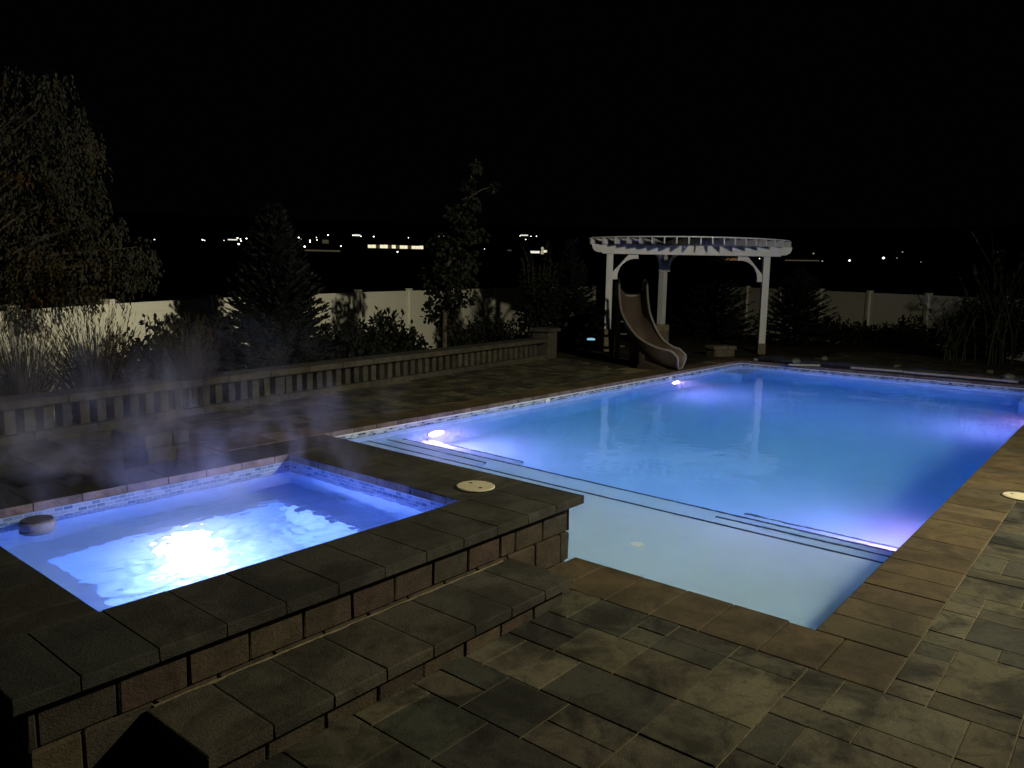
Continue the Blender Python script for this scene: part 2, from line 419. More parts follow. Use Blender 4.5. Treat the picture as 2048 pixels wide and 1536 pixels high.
# corner seats at the far end
ledge_box('corner_seat', 14.12, BX1-.004, 6.0, BY1-.006, -.5); ledge_box('corner_seat', 14.2, BX1-.004, BY0+.006, 1.55, -.5)
def band(name, m, parent, rect, z0, z1, off):
    x0, x1, y0, y1 = rect[0]+off, rect[1]-off, rect[2]+off, rect[3]-off
    t = MB()
    for a, b in (((x1, y1), (x0, y1)), ((x0, y1), (x0, y0)), ((x0, y0), (x1, y0)), ((x1, y0), (x1, y1))):
        L = math.hypot(b[0]-a[0], b[1]-a[1]); o = random.random()
        # visible side faces the water
        t.quad((*b, z0), (*a, z0), (*a, z1), (*b, z1), uv=((o+L, z0), (o, z0), (o, z1), (o+L, z1)))
    return t.build(name, m, parent)
prect = (BX0, BX1, BY0, BY1)
band('tile_band', M['pool_tile'], pool, prect, WZ-.06, -.066, .004)
band('bead_strip', M['bead'], pool, prect, -.066, -.0525, .007)
# lamps on the long walls
M['lens'] = m_emit('pool_lens', (.92, .40, 1.0), 345)
def pool_lamp(x, y, s, z=-.675):
    r = MB(); r.lathe((x, y, z), [(.155, 0), (.155, .02), (.125, .032), (.115, .02)], 32, (0, s, 0))
    o = r.build('pool_light', M['bead'], pool)
    l = MB(); l.lathe((x, y+s*.018, z), [(.112, 0), (.09, .012), (.0001, .018)], 28, (0, s, 0))
    ln = l.build('lens', M['lens'], o); ln.matrix_parent_inverse = Matrix.Translation(-pool.location)
    ln.matrix_parent_inverse = o.matrix_parent_inverse.inverted() @ Matrix.Translation(-pool.location) if False else Matrix()
    return o
for x in (6.40, 12.32): pool_lamp(x, BY1-.002, -1); pool_lamp(x, BY0+.002, 1)
fit = MB(); c = Vector((4.581, 2.633, LEDZ)); fit.lathe(c, [(.05, .0), (.048, .006), (.024, .012), (.022, .010), (.0001, .010)], 24)
M['sleeve'] = m_plain('white_sleeve', (.92, .92, .92), .4, .4, 5, .02, 0)
fit.build('umbrella_sleeve', M['sleeve'], pool)
for x in (8.6, 12.15):
    f = MB(); f.box(x-.05, x+.05, BY1-.012, BY1-.006, WZ-.05, WZ+.035, ch=.004); f.build('wall_fitting', M['bead'], pool)
w = MB(); w.box(PX0-.04, PX1+.04, PY0-.04, PY1+.04, -2.1, WZ)
M['pool_water'] = m_water('pool_water', 3.5, .16, .02, (.02, .82, .99), .36, 3, .10, .035)
tag(w.build('pool_water', M['pool_water']), kind='structure')

# ------------------------------------------------------------------ raised spa
spa = empty('raised_spa', (TX0, TY0, 0), 'raised square hot tub with bright violet water, stone block walls and slab coping', 'hot tub')
WX0, WX1, WY0, WY1 = TX0+.05, 3.64, 2.548, TY1-.05
core = MB()
def frame_walls(mb, ox0, ox1, oy0, oy1, ix0, ix1, iy0, iy1, z0, z1):
    mb.box(ox0, ox1, oy0, iy0, z0, z1); mb.box(ox0, ox1, iy1, oy1, z0, z1)
    mb.box(ox0, ix0, iy0, iy1, z0, z1); mb.box(ix1, ox1, iy0, iy1, z0, z1)
frame_walls(core, WX0+.02, WX1-.02, WY0+.02, WY1-.02, SX0-.06, SX1+.06, SY0-.06, SY1+.06, -.9, .3195)
core.build('wall_core', M['mortar'], spa)
bk = MB(); bpal = [tuple(.24*c for c in t) for t in ((.17, .125, .082), (.14, .108, .075), (.19, .14, .088), (.155, .112, .08), (.125, .105, .078), (.165, .105, .075))]
def blocks(axis, fixed, a0, a1, first, z0, z1, depth, sign, step=.2455, zoff=0):
    a = a0; b = first
    while a < a1-.02:
        e = min(b, a1)
        t = jitter(random.choice(bpal), .12); o = random.uniform(-.003, .003)
        if axis == 'x':
            yy = sorted((fixed+o*sign, fixed+depth*-sign)); bk.box(a+.004, e-.004, yy[0], yy[1], z0+.002, z1-.003, t, ch=.011, jit=.0022)
        else:
            xx = sorted((fixed+o*sign, fixed+depth*-sign)); bk.box(xx[0], xx[1], a+.004, e-.004, z0+.002, z1-.003, t, ch=.011, jit=.0022)
        a = e; b = a+step
# front: upper course joints as in the photo, half a block near the corner
blocks('x', WY0, WX0, 3.012, .799, .157, .318, .08, -1)
blocks('x', WY0, 3.012, WX1, 3.139, .157, .318, .08, -1, .24)
blocks('x', WY0, WX0, WX1, .93, -.02, .155, .08, -1, .2385)
blocks('y', WX1, WY0+.082, WY1-.082, WY0+.2, .157, .318, .08, 1); blocks('y', WX1, WY0+.082, WY1-.082, WY0+.3, -.2, .155, .08, 1)
blocks('y', WX0, WY0+.082, WY1-.082, WY0+.2, .157, .318, .08, -1); blocks('y', WX0, WY0+.082, WY1-.082, WY0+.3, -.02, .155, .08, -1)
blocks('x', WY1, WX0, WX1, .9, .157, .318, .08, 1); blocks('x', WY1, WX0, WX1, .8, -.02, .155, .08, 1)
bk.build('block_wall', M['block'], spa)
cs = MB(); spal = [tuple(.42*c for c in t) for t in ((.06, .058, .049), (.05, .05, .044), (.068, .064, .052), (.056, .054, .046))]
def slab(x0, x1, y0, y1, nose=None): cs.box(x0+.001, x1-.001, y0+.001, y1-.001, .32, SZ+random.uniform(-.0008, .0008), jitter(random.choice(spal), .2), ch=.0045, jit=.0012, nose=(nose, (.20, .165, .18)) if nose else None)  # paler inner slab faces: spa glow put into the tint
row(TX0, TX1, .912, lambda a, b: slab(a, b, TY0, SY0), .251)
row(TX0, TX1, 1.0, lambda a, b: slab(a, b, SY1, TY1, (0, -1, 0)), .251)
row(SY0, SY1, SY0+.17, lambda a, b: slab(TX0, SX0, a, b), .30)
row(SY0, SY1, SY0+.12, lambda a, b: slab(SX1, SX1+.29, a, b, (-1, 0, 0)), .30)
row(SY0, SY1, SY0+.25, lambda a, b: slab(SX1+.29, TX1, a, b), .30)
cs.build('coping', M['slab'], spa)
jf = MB(); frame_walls(jf, TX0+.006, TX1-.006, TY0+.008, TY1-.006, SX0-.006, SX1+.006, SY0-.006, SY1+.006, .3215, SZ-.0025); jf.build('joint_filler', M['grout'], spa)
IO = .012
srect = (SX0-IO, SX1+IO, SY0-IO, SY1+IO)
sb = MB(); x0, x1, y0, y1 = srect
for (a, b) in (((x0, y0), (x1, y0)), ((x1, y0), (x1, y1)), ((x1, y1), (x0, y1)), ((x0, y1), (x0, y0))):
    sb.quad((*b, -.7), (*a, -.7), (*a, .3195), (*b, .3195))
sb.quad((x0, y0, -.62), (x1, y0, -.62), (x1, y1, -.62), (x0, y1, -.62))
sb.build('basin', M['spa_plaster'], spa)
WLX0, WLX1, WLY0, WLY1 = 1.455, 2.85, 3.24, 4.31   # footwell
be = MB(); frame_walls(be, x0+.002, x1-.002, y0+.002, y1-.002, WLX0, WLX1, WLY0, WLY1, -.66, SWZ-.36)
be.build('bench', M['spa_plaster'], spa)
band('tile_band', M['spa_tile'], spa, srect, SWZ-.07, .3195, .004)
M['spa_lens'] = m_emit('spa_lens', (.56, .55, 1.0), 100)
r = MB(); r.lathe((2.19, WLY1-.001, -.37), [(.185, 0), (.185, .015), (.155, .025), (.148, .015)], 32, (0, -1, 0)); so = r.build('spa_light', M['bead'], spa)
l = MB(); l.lathe((2.19, WLY1-.016, -.37), [(.145, 0), (.13, .03), (.085, .052), (.0001, .06)], 28, (0, -1, 0)); ln = l.build('lens', M['spa_lens'], so)
ln.matrix_parent_inverse = Matrix()
# choppy surface: a real displaced sheet with sides, so that it encloses the absorbing water
wv = MB(); NXW, NYW = 150, 130; ax0, ax1, ay0, ay1 = x0-.01, x1+.01, y0-.01, y1+.01
def wave(x, y):
    jets = sum(math.exp(-((x-cx)**2+(y-cy)**2)/s) for cx, cy, s in ((2.75, 3.55, .16), (1.75, 3.35, .14), (2.15, 3.75, .16)))
    fine = mnoise.noise(Vector((x*9, y*13, 1.3)))*.006+mnoise.noise(Vector((x*23, y*28, 4.1)))*.0034+mnoise.noise(Vector((x*44, y*52, 9.1)))*.0018
    slow = mnoise.noise(Vector((x*2.6, y*4.2, 8)))*.006
    return SWZ+slow+fine*(.32+1.7*min(1.2, jets))
for i in range(NXW+1):
    for j in range(NYW+1):
        X, Y = ax0+(ax1-ax0)*i/NXW, ay0+(ay1-ay0)*j/NYW
        wv.v.append((X, Y, wave(X, Y)))
ii = lambda i, j: i*(NYW+1)+j
for i in range(NXW):
    for j in range(NYW): wv.f.append((ii(i, j), ii(i+1, j), ii(i+1, j+1), ii(i, j+1)))
rim = [ii(i, 0) for i in range(NXW)]+[ii(NXW, j) for j in range(NYW)]+[ii(i, NYW) for i in range(NXW, 0, -1)]+[ii(0, j) for j in range(NYW, 0, -1)]
nb = len(wv.v)
for k in rim: wv.v.append((wv.v[k][0], wv.v[k][1], -.75))
for k in range(len(rim)):
    k2 = (k+1) % len(rim); wv.f.append((rim[k], nb+k, nb+k2, rim[k2]))
wv.f.append(tuple(nb+k for k in range(len(rim)-1, -1, -1)))
wv.tint = [None]*len(wv.f); wv.uv = [None]*len(wv.f)
M['spa_water'] = m_water('spa_water', 16, .10, .01, (.30, .66, .98), .55, 3, .32)
wo = tag(wv.build('spa_water', M['spa_water'], smooth=True), kind='structure')
bm = bmesh.new(); bm.from_mesh(wo.data); bmesh.ops.recalc_face_normals(bm, faces=bm.faces); bm.to_mesh(wo.data); bm.free()

# floating dispenser in the spa
fc = Vector((1.475, 4.475, 0)); fo = empty('floating_dispenser', (fc.x, fc.y, SWZ), 'round floating chemical dispenser with dark top bobbing in the spa corner', 'pool float')
b = MB(); b.lathe((fc.x, fc.y, SWZ-.05), [(.04, -.04), (.075, 0), (.086, .02), (.086, .052), (.08, .056), (.086, .06), (.086, .092), (.080, .098)], 32); b.build('float_ring', M['floater_side'], fo, smooth=False)
b = MB(); b.lathe((fc.x, fc.y, SWZ+.049), [(.078, 0), (.074, .006), (.05, .004), (.0001, .003)], 32); b.build('cap', M['floater_top'], fo)

# ------------------------------------------------------------------ step in front of the spa
stp = empty('stone_step', (1.13, 2.13, 0), 'low stone step of pavers on blocks along the front of the hot tub', 'step')
sx0, sx1, sy0, sy1 = 1.13, 3.10, 2.135, 2.545
core2 = MB(); core2.box(sx0+.03, sx1-.03, sy0+.045, sy1-.005, -.01, .0895); core2.build('core', M['mortar'], stp)
bk = MB(); blocks('x', sy0+.035, sx0+.02, sx1-.015, 1.361, -.005, .089, .07, -1, .2435); blocks('y', sx0+.02, sy0+.108, sy1-.006, sy0+.25, -.005, .089, .06, -1, .3); blocks('y', sx1-.015, sy0+.108, sy1-.006, sy0+.25, -.005, .089, .06, 1, .3)
bk.build('riser', M['block'], stp)
cs = MB(); tpal = [tuple(.55*c for c in t) for t in ((.066, .059, .042), (.058, .054, .042), (.074, .066, .047))]
row(sx0, sx1, 1.367, lambda a, b: cs.box(a+.0015, b-.0015, sy0, sy1, .09, .14+random.uniform(-.001, .001), jitter(random.choice(tpal), .2), ch=.007, jit=.0014), .2493)
cs.build('tread', M['slab'], stp)
jf = MB(); jf.box(sx0+.006, sx1-.006, sy0+.008, sy1-.002, .0905, .1372); jf.build('joint_filler', M['grout'], stp)
dg = MB(); nn_ = 120
for k in range(nn_+1):
    x = sx0+.03+(3.03-sx0-.03)*k/nn_; w_ = .004+.012*max(0, mnoise.noise(Vector((x*9, 2, 0)))+.35)+.004*mnoise.noise(Vector((x*40, 5, 0)))
    dg.v += [(x, WY0-.0005, .1445+.002*mnoise.noise(Vector((x*30, 0, 0)))), (x, WY0-max(.002, w_), .1412)]
for k in range(nn_): dg.f.append((2*k, 2*k+1, 2*k+3, 2*k+2)); dg.tint.append(None); dg.uv.append(None)
dg.build('joint_sand', M['sand'], stp)

# ------------------------------------------------------------------ skimmer lids
def lid(name, c, rr, label):
    o = empty(name, c, label, 'skimmer lid', 'round skimmer lids')
    b = MB(); b.lathe(c, [(rr+.012, -.002), (rr+.012, .003), (rr+.003, .004), (rr, .002)], 40); b.build('ring', M['lid_dark'], o)
    b = MB(); b.lathe((c[0], c[1], c[2]+.001), [(rr, 0), (rr, .005), (rr-.006, .009), (.0001, .011)], 40); b.build('cover', M['lid'], o)
    for a in (R(250), R(70)):
        b = MB(); b.lathe((c[0]+math.cos(a)*rr*.52, c[1]+math.sin(a)*rr*.52, c[2]+.0095), [(.011, 0), (.011, .0025), (.0001, .003)], 12); b.build('finger_hole', M['lid_dark'], o)
p = atZ(951, 974, SZ); lid('skimmer_lid', (p.x, p.y, SZ), .118, 'round cream skimmer lid set in the raised slab coping beside the spa')
p = atZ(2040, 994, 0); lid('skimmer_lid', (p.x, p.y, .001), .118, 'round cream skimmer lid in the brown pavers beside the long pool edge')

# ------------------------------------------------------------------ stone seat behind the spa
A, B_, C_ = atZ(290, 873, .45), atZ(378, 857, .45), atZ(251, 855, .45)
ux = (B_-A); wS = ux.length; ux.normalize(); uy = Vector((-ux.y, ux.x, 0)); dS = .42
mt = Matrix(((ux.x, uy.x, 0, A.x), (ux.y, uy.y, 0, A.y), (0, 0, 1, 0), (0, 0, 0, 1)))
seat = empty('stone_stool', (A.x, A.y, 0), 'small stone seat with overhanging split slab top beyond the steaming spa', 'stone seat')
b = MB(); b.box(.0, wS*.62-.003, 0, dS, .35, .45, (.036, .034, .03), ch=.012, mtx=mt); b.box(wS*.62+.003, wS, 0, dS, .352, .448, (.036, .034, .03), ch=.012, mtx=mt); b.build('seat_slab', M['block'], seat)
b = MB()
for k in range(3): b.box(.05, wS-.08, .05, dS-.05, -.03+k*.126, .094+k*.126, (.036, .034, .03), ch=.012, mtx=mt)
b.build('pedestal', M['block'], seat)

# ------------------------------------------------------------------ balustrade
bal = empty('balustrade', BAL0, 'low grey stone balustrade with square balusters running along the patio edge', 'balustrade')
bd = (BAL1-BAL0).normalized(); bn = Vector((-bd.y, bd.x, 0)); BL = (BAL1-BAL0).length
def bmt(s_): return Matrix(((bd.x, bn.x, 0, BAL0.x+bd.x*s_), (bd.y, bn.y, 0, BAL0.y+bd.y*s_), (0, 0, 1, 0), (0, 0, 0, 1)))
bpl = [tuple(.42*c for c in t) for t in ((.085, .08, .064), (.07, .067, .056), (.095, .087, .067))]
b1, b2 = MB(), MB(); s_ = 0; q = .62
while s_ < BL-.05:
    e = min(BL, s_+q)
    b1.box(.003, e-s_-.003, -.01, .27, -.12, .07, jitter(random.choice(bpl)), ch=.012, jit=.001, mtx=bmt(s_)); s_ = e
s_ = -.3
while s_ < BL-.05:
    e = min(BL, s_+q)
    b2.box(.003, e-s_-.003, -.04, .31, .318, .40, jitter(random.choice(bpl)), ch=.014, jit=.001, mtx=bmt(s_)); s_ = e
b1.build('base_course', M['block'], bal); b2.build('cap', M['block'], bal)
nb_ = int(BL/.176)
for k in range(nb_):
    s_ = .06+k*.176
    if s_ > BL-.2: break
    b = MB(); wd = .096+random.uniform(-.006, .006)
    if k == nb_//2+2: wd = .15
    b.box(0, wd, .05, .20, .0705, .3175, jitter(random.choice(bpl), .2), ch=.01, jit=.001, mtx=bmt(s_)); b.build('baluster', M['block'], bal)
pr = MB(); t0 = (.04, .038, .032); pr.box(0.002, .36, -.05, .31, -.2, .52, t0, ch=.012, mtx=bmt(BL)); pier = pr.build('pier', M['block'], bal)
pc = MB(); pc.box(-.05, .42, -.10, .36, .5205, .59, t0, ch=.014, mtx=bmt(BL)); c_ = pc.build('pier_cap', M['block'], pier); c_.matrix_parent_inverse = Matrix()

# ------------------------------------------------------------------ pergola
perg = empty('pergola', (16.7, 8.6, 0), 'white fan-shaped pergola on three posts behind the pool slide', 'pergola')
FLp = atD(1218, 560, 17.45); FRp = atD(1530, 560, 17.35); BKp = atD(1322, 645, 19.6)
for P_ in (FLp, FRp, BKp): P_.z = 0
bdv = (FRp-FLp).normalized(); bnv = Vector((bdv.y, -bdv.x, 0));
if bnv.dot(EYE-FLp) < 0: bnv = -bnv
ZB0, ZB1 = 2.13, 2.335
def post(P_, z0, z1, w_, rot):
    b = MB(); mm = Matrix.Translation(P_) @ Matrix.Rotation(rot, 4, 'Z'); b.box(-w_/2, w_/2, -w_/2, w_/2, z0, z1, ch=.006, mtx=mm); return b.build('post', M['white_paint'], perg)
ra = math.atan2(bdv.y, bdv.x)
post(FLp, .46, ZB0-.001, .145, ra); post(FRp, .20, ZB0-.001, .145, ra); post(BKp, .46, 2.36, .15, ra+R(45))
for P_, hh, w_ in ((FLp, .46, .33), (BKp, .46, .36)):
    b = MB(); mm = Matrix.Translation(P_) @ Matrix.Rotation(ra, 4, 'Z')
    for k in range(3): b.box(-w_/2, w_/2, -w_/2, w_/2, -.06+k*(hh+.06)/3, -.06+(k+1)*(hh+.06)/3-.002, jitter((.13, .115, .085)), ch=.012, jit=.001, mtx=mm)
    b.build('pedestal', M['block'], perg)
b = MB(); b.box(-.085, .085, -.085, .085, -.06, .199, (.10, .09, .07), ch=.01, mtx=Matrix.Translation(FRp) @ Matrix.Rotation(ra, 4, 'Z')); b.build('pedestal', M['block'], perg)
# front beam with scooped ends
def beam(name, a, b_, z0, z1, th, scoop=True):
    a, b_ = Vector(a), Vector(b_); d = (b_-a).normalized(); n_ = Vector((d.y, -d.x, 0)); L = (b_-a).length; H_ = z1-z0
    def prof(s0, sg):
        pts = []
        for k in range(9):
            t = R(90)*k/8
            pts.append((s0+sg*(.015+.16*(1-math.cos(t))*1.0), z1-.045-(H_-.075)*math.sin(t)))
        return [(s0, z1)]+pts+[(s0+sg*.24, z0+.028), (s0+sg*.24, z0)]
    lf = prof(0, 1); rt = prof(L, -1)
    poly = [a+d*s_+Vector((0, 0, z)) for s_, z in lf]+[a+d*s_+Vector((0, 0, z)) for s_, z in reversed(rt)]
    mb = MB(); mb.prism(poly, n_*-th/2, n_*th/2); return mb.build(name, M['white_paint'], perg)
beam('beam', FLp-bdv*.42+bnv*.10, FRp+bdv*.52+bnv*.10, ZB0, ZB1, .05)
# arched braces
def brace(P_, d, z_top, drop, run, off):
    d = Vector(d).normalized(); n_ = Vector((d.y, -d.x, 0)); pts_o, pts_i = [], []
    for k in range(9):
        t = R(90)*k/8
        ro, ri = (1, .80)
        x_o = run*(1-math.cos(t))*1.0; 
        pts_i.append((.075+run*(1-math.cos(t)), z_top-drop*(1-math.sin(t))))
    i0 = [(s_, z) for s_, z in pts_i]
    outer = [(.073, z_top-drop), (.073, z_top-drop+.16), (.073+run*.62, z_top), (.073+run, z_top)]
    # concave inner curve toward the opening, straight back edge
    inner = [(.075+run*(1-math.cos(t))*1+.11*(1-k/8.)**1, z_top-drop+drop*math.sin(t)*(1)-.10*(k/8.)) for k, t in ((k, R(90)*k/8) for k in range(9))]
    poly2 = [outer[0], outer[1], outer[2], outer[3]]+list(reversed(inner))
    mb = MB(); mb.prism([P_+d*s_+Vector((0, 0, z)) for s_, z in poly2], n_*(-.03)+bnv*off, n_*.03+bnv*off); mb.build('brace', M['white_paint'], perg)
brace(FLp, bdv, ZB0-.001, .56, .56, 0); brace(FRp, -bdv, ZB0-.001, .56, .56, 0)
bl = (FLp-BKp).normalized(); br_ = (FRp-BKp).normalized()
brace(BKp, bl, 2.29, .52, .52, 0); brace(BKp, br_, 2.29, .52, .52, 0)
for P_ in (FLp, FRp):
    dd = (P_-BKp).normalized(); mb = MB(); mb.bar(BKp+dd*.09+Vector((0, 0, 2.29+.08)), P_-dd*.16+Vector((0, 0, 2.29+.08)), .045, .16); mb.build('side_beam', M['white_paint'], perg)
# rafters fan out from the back post; their tips follow an arc
beamc = (FLp+FRp)/2+bnv*.10; nr = 19
aL = FLp-bdv*.44; aR = FRp+bdv*.52
tips = []
for k in range(nr):
    t = k/(nr-1)
    base = aL.lerp(aR, t)+bnv*(1.12*(1-(2*t-1)**2)**.85)
    tips.append(base)
for k in range(nr):
    d = (tips[k]-BKp).normalized()
    mb = MB(); s0 = BKp+d*(.25+.25*(k % 2)); z = ZB1+.066
    mb.bar(s0+Vector((0, 0, z)), tips[k]+Vector((0, 0, z)), .028, .13); mb.build('rafter', M['white_paint'], perg)
def arc(f, name):
    mb = MB()
    for k in range(nr-1):
        a, b_ = BKp.lerp(tips[k], f), BKp.lerp(tips[k+1], f); z = Vector((0, 0, ZB1+.132+.014)); d = (b_-a).normalized()*.004
        mb.bar(a+z, b_+z+d*.2, .04, .026)
    mb.build(name, M['white_paint'], perg)
arc(.985, 'purlin')

# ------------------------------------------------------------------ water slide
sl = empty('pool_slide', (12.9, 7.4, 0), 'tan curved water slide dropping to the pool edge beneath the pergola', 'water slide')
cpts = [atD(1265, 588, 15.3), atD(1265, 606, 15.15), atD(1266, 630, 14.95), atD(1270, 657, 14.7), atD(1280, 685, 14.5), atD(1297, 709, 14.3), atD(1325, 727, 14.1), atD(1360, 737, 13.95)]
def spl(ps, n):
    out = []
    m = len(ps)
    for i in range(m-1):
        p0, p1, p2, p3 = ps[max(i-1, 0)], ps[i], ps[i+1], ps[min(i+2, m-1)]
        for k in range(n):
            t = k/n; out.append(.5*((2*p1)+(p2-p0)*t+(2*p0-5*p1+4*p2-p3)*t*t+(3*p1-p0-3*p2+p3)*t**3))
    out.append(ps[-1]); return out
path = spl(cpts, 6)
ch = MB(); rims = [[], []]; n = len(path); prof = []
NP = 15
for i, p in enumerate(path):
    d = (path[min(i+1, n-1)]-path[max(i-1, 0)]).normalized(); hd = Vector((d.x, d.y, 0)).normalized()
    side = Vector((hd.y, -hd.x, 0)); up = side.cross(d).normalized()
    if up.z < 0: up = -up
    up = (up*.75+Vector((0, 0, 1))*.25).normalized()
    u_ = i/(n-1); wid = .27-.01*u_; wall = .22+.09*u_
    if u_ > .93: wall *= 1-(u_-.93)/.07*.35
    ring = []
    for k in range(NP):
        a = -1+2*k/(NP-1)
        ring.append(p+side*wid*math.copysign(abs(a)**.8, a)+up*wall*abs(a)**2.6)
    prof.append(ring); rims[0].append(ring[0]); rims[1].append(ring[-1])
TH = .022
vs = []; fs = []
for ring, p in zip(prof, path):
    vs += ring
o2 = len(vs)
for i, ring in enumerate(prof):
    for k in range(NP):
        q0 = ring[max(k-1, 0)]; q1 = ring[min(k+1, NP-1)]; tdir = (q1-q0).normalized(); dd = (path[min(i+1, n-1)]-path[max(i-1, 0)]).normalized()
        nn = tdir.cross(dd).normalized()
        if nn.dot(path[i]+Vector((0, 0, .3))-ring[k]) > 0: nn = -nn
        vs.append(ring[k]+nn*TH)
for i in range(n-1):
    for k in range(NP-1):
        a = i*NP+k; fs.append((a, a+1, a+NP+1, a+NP)); fs.append((o2+a, o2+a+NP, o2+a+NP+1, o2+a+1))
for k in range(NP-1): fs.append((k, o2+k, o2+k+1, k+1)); a = (n-1)*NP+k; fs.append((a, a+1, o2+a+1, o2+a))
ch.add(vs, fs); ch.build('chute', M['slide'], sl, smooth=True)
for sgn, rm in enumerate(rims):
    mb = MB(); mb.tube(rm, .024, 8); mb.build('rim', M['slide_rim'], sl, smooth=True)
mb = MB(); mb.tube(prof[-1], .022, 8); mb.build('lip', M['slide_rim'], sl, smooth=True)
# moulded foot under the lower chute, ladder tower and rails behind
ft = path[int(n*.80)]; fd = (path[-1]-path[int(n*.5)]); fd.z = 0; fd.normalize(); fs_ = Vector((fd.y, -fd.x, 0))
mb = MB()
lo = [ft-fd*.30-fs_*.24, ft+fd*.34-fs_*.20, ft+fd*.34+fs_*.20, ft-fd*.30+fs_*.24]
hi = [ft-fd*.22-fs_*.20, ft+fd*.12-fs_*.17, ft+fd*.12+fs_*.17, ft-fd*.22+fs_*.20]
mb.add([Vector((v.x, v.y, -.04)) for v in lo]+[Vector((v.x, v.y, ft.z+(.01 if i in (0, 3) else -.06))) for i, v in enumerate(hi)], [(3, 2, 1, 0), (4, 5, 6, 7), (0, 1, 5, 4), (1, 2, 6, 5), (2, 3, 7, 6), (3, 0, 4, 7)]); mb.build('foot', M['slide_foot'], sl)
tp = path[0]; d0 = Vector((_F.x, _F.y, 0)).normalized(); sd0 = Vector((d0.y, -d0.x, 0))
pf = MB(); pf.box(-.29, .29, -.05, .52, -.05, 0, ch=.01, mtx=Matrix(((sd0.x, d0.x, 0, tp.x), (sd0.y, d0.y, 0, tp.y), (0, 0, 1, tp.z-.01), (0, 0, 0, 1)))); pf.build('platform', M['slide'], sl)
for sx in (-1, 1):
    mb = MB(); a = tp+sd0*sx*.25+d0*.08; mb.bar((a.x, a.y, -.05), (a.x, a.y, tp.z-.06), .07, .07, (1, 0, 0)); mb.build('leg', M['slide'], sl)
    a2 = tp+sd0*sx*.25+d0*.5; mb = MB(); mb.bar(Vector((a2.x, a2.y, -.05))+d0*.35, (a2.x, a2.y, tp.z-.06), .06, .06, (1, 0, 0)); mb.build('leg', M['slide'], sl)
    mb = MB(); h0 = tp+sd0*sx*.27; mb.tube([h0+d0*-.05+Vector((0, 0, .12)), h0+d0*.02+Vector((0, 0, .24)), h0+d0*.2+Vector((0, 0, .27)), h0+d0*.42+Vector((0, 0, .20)), h0+d0*.46+Vector((0, 0, .0))], .026, 8); mb.build('handrail', M['metal'], sl, smooth=True)
for k in range(4):
    z = .2+k*.26; c0 = tp+d0*(.5+.35*(1-(z+.05)/(tp.z)))
    mb = MB(); mb.bar(Vector((c0.x, c0.y, z))-sd0*.25, Vector((c0.x, c0.y, z))+sd0*.25, .09, .03); mb.build('rung', M['metal'], sl)
# side leg seen under the chute
pm = path[int(n*.42)]; mb = MB(); q_ = pm-fs_*.0; mb.bar((q_.x, q_.y, -.05), (q_.x, q_.y, pm.z-.02), .10, .16, (1, 0, 0)); mb.build('leg', M['slide'], sl)

# ------------------------------------------------------------------ fences
def fence(pts, ztop, name, label, hgt=1.83):
    fo = empty(name, (pts[0].x, pts[0].y, ztop-hgt), label, 'fence')
    def zt(i): return ztop[i] if isinstance(ztop, list) else ztop
    for i, p in enumerate(pts):
        b = MB(); q2 = pts[min(i+1, len(pts)-1)]; q1 = pts[max(i-1, 0)]; a = math.atan2((q2-q1).y, (q2-q1).x)
        mm = Matrix.Translation(Vector((p.x, p.y, 0))) @ Matrix.Rotation(a, 4, 'Z')
        b.box(-.064, .064, -.064, .064, ztop-hgt-.2, ztop+.03, ch=.006, mtx=mm); po = b.build('post', M['vinyl'], fo)
        b = MB(); b.box(-.075, .075, -.075, .075, ztop+.0305, ztop+.062, ch=.02, mtx=mm); c_ = b.build('post_cap', M['vinyl'], po); c_.matrix_parent_inverse = Matrix()
        if i == len(pts)-1: break
        n_ = pts[i+1]; d = Vector((n_.x-p.x, n_.y-p.y, 0)); L = d.length; d.normalize(); a = math.atan2(d.y, d.x)
        mm = Matrix.Translation(Vector((p.x, p.y, 0))) @ Matrix.Rotation(a, 4, 'Z'); b = MB()
        for z0, z1 in ((ztop-.14, ztop), (ztop-hgt+.04, ztop-hgt+.18)): b.box(.066, L-.066, -.024, .024, z0, z1, ch=.004, mtx=mm)
        nbd = int((L-.14)/.152)+1; wbd = (L-.14)/nbd
        for k in range(nbd): b.box(.07+k*wbd+.003, .07+(k+1)*wbd-.003, -.012, .012, ztop-hgt+.17, ztop-.135, ch=.004, mtx=mm)
        b.build('panel', M['vinyl'], fo)
    return fo
def fz(px, py, z): p = atZ(px, py, z); p.z = 0; return p
k1 = [fz(x, y, 1.15) for x, y in ((-160, 637), (20, 621), (217, 607.5), (424, 596.5), (572, 590.3), (716, 584.5), (818, 581.3), (908, 578.8), (988, 576.6), (1052, 575.2), (1102, 574.3))]
last = k1[-1]; dl = (k1[-1]-k1[-2]).normalized()
k1 += [last+dl*2.5, last+dl*5.0]
fence(k1, 1.15, 'vinyl_fence', 'long white vinyl privacy fence at left behind the shrubs and balustrade')
r1, r2 = fz(1740, 585.5, 1.30), fz(1868, 591, 1.30); dr = (r1-r2).normalized()
rp = [r1+dr*2.42*k for k in (4, 3, 2, 1)]+[r1]+[r1-dr*2.38*k for k in (1, 2, 3, 4)]
fence(rp, 1.30, 'vinyl_fence', 'short white vinyl fence at right beyond the pool with reeds before it')

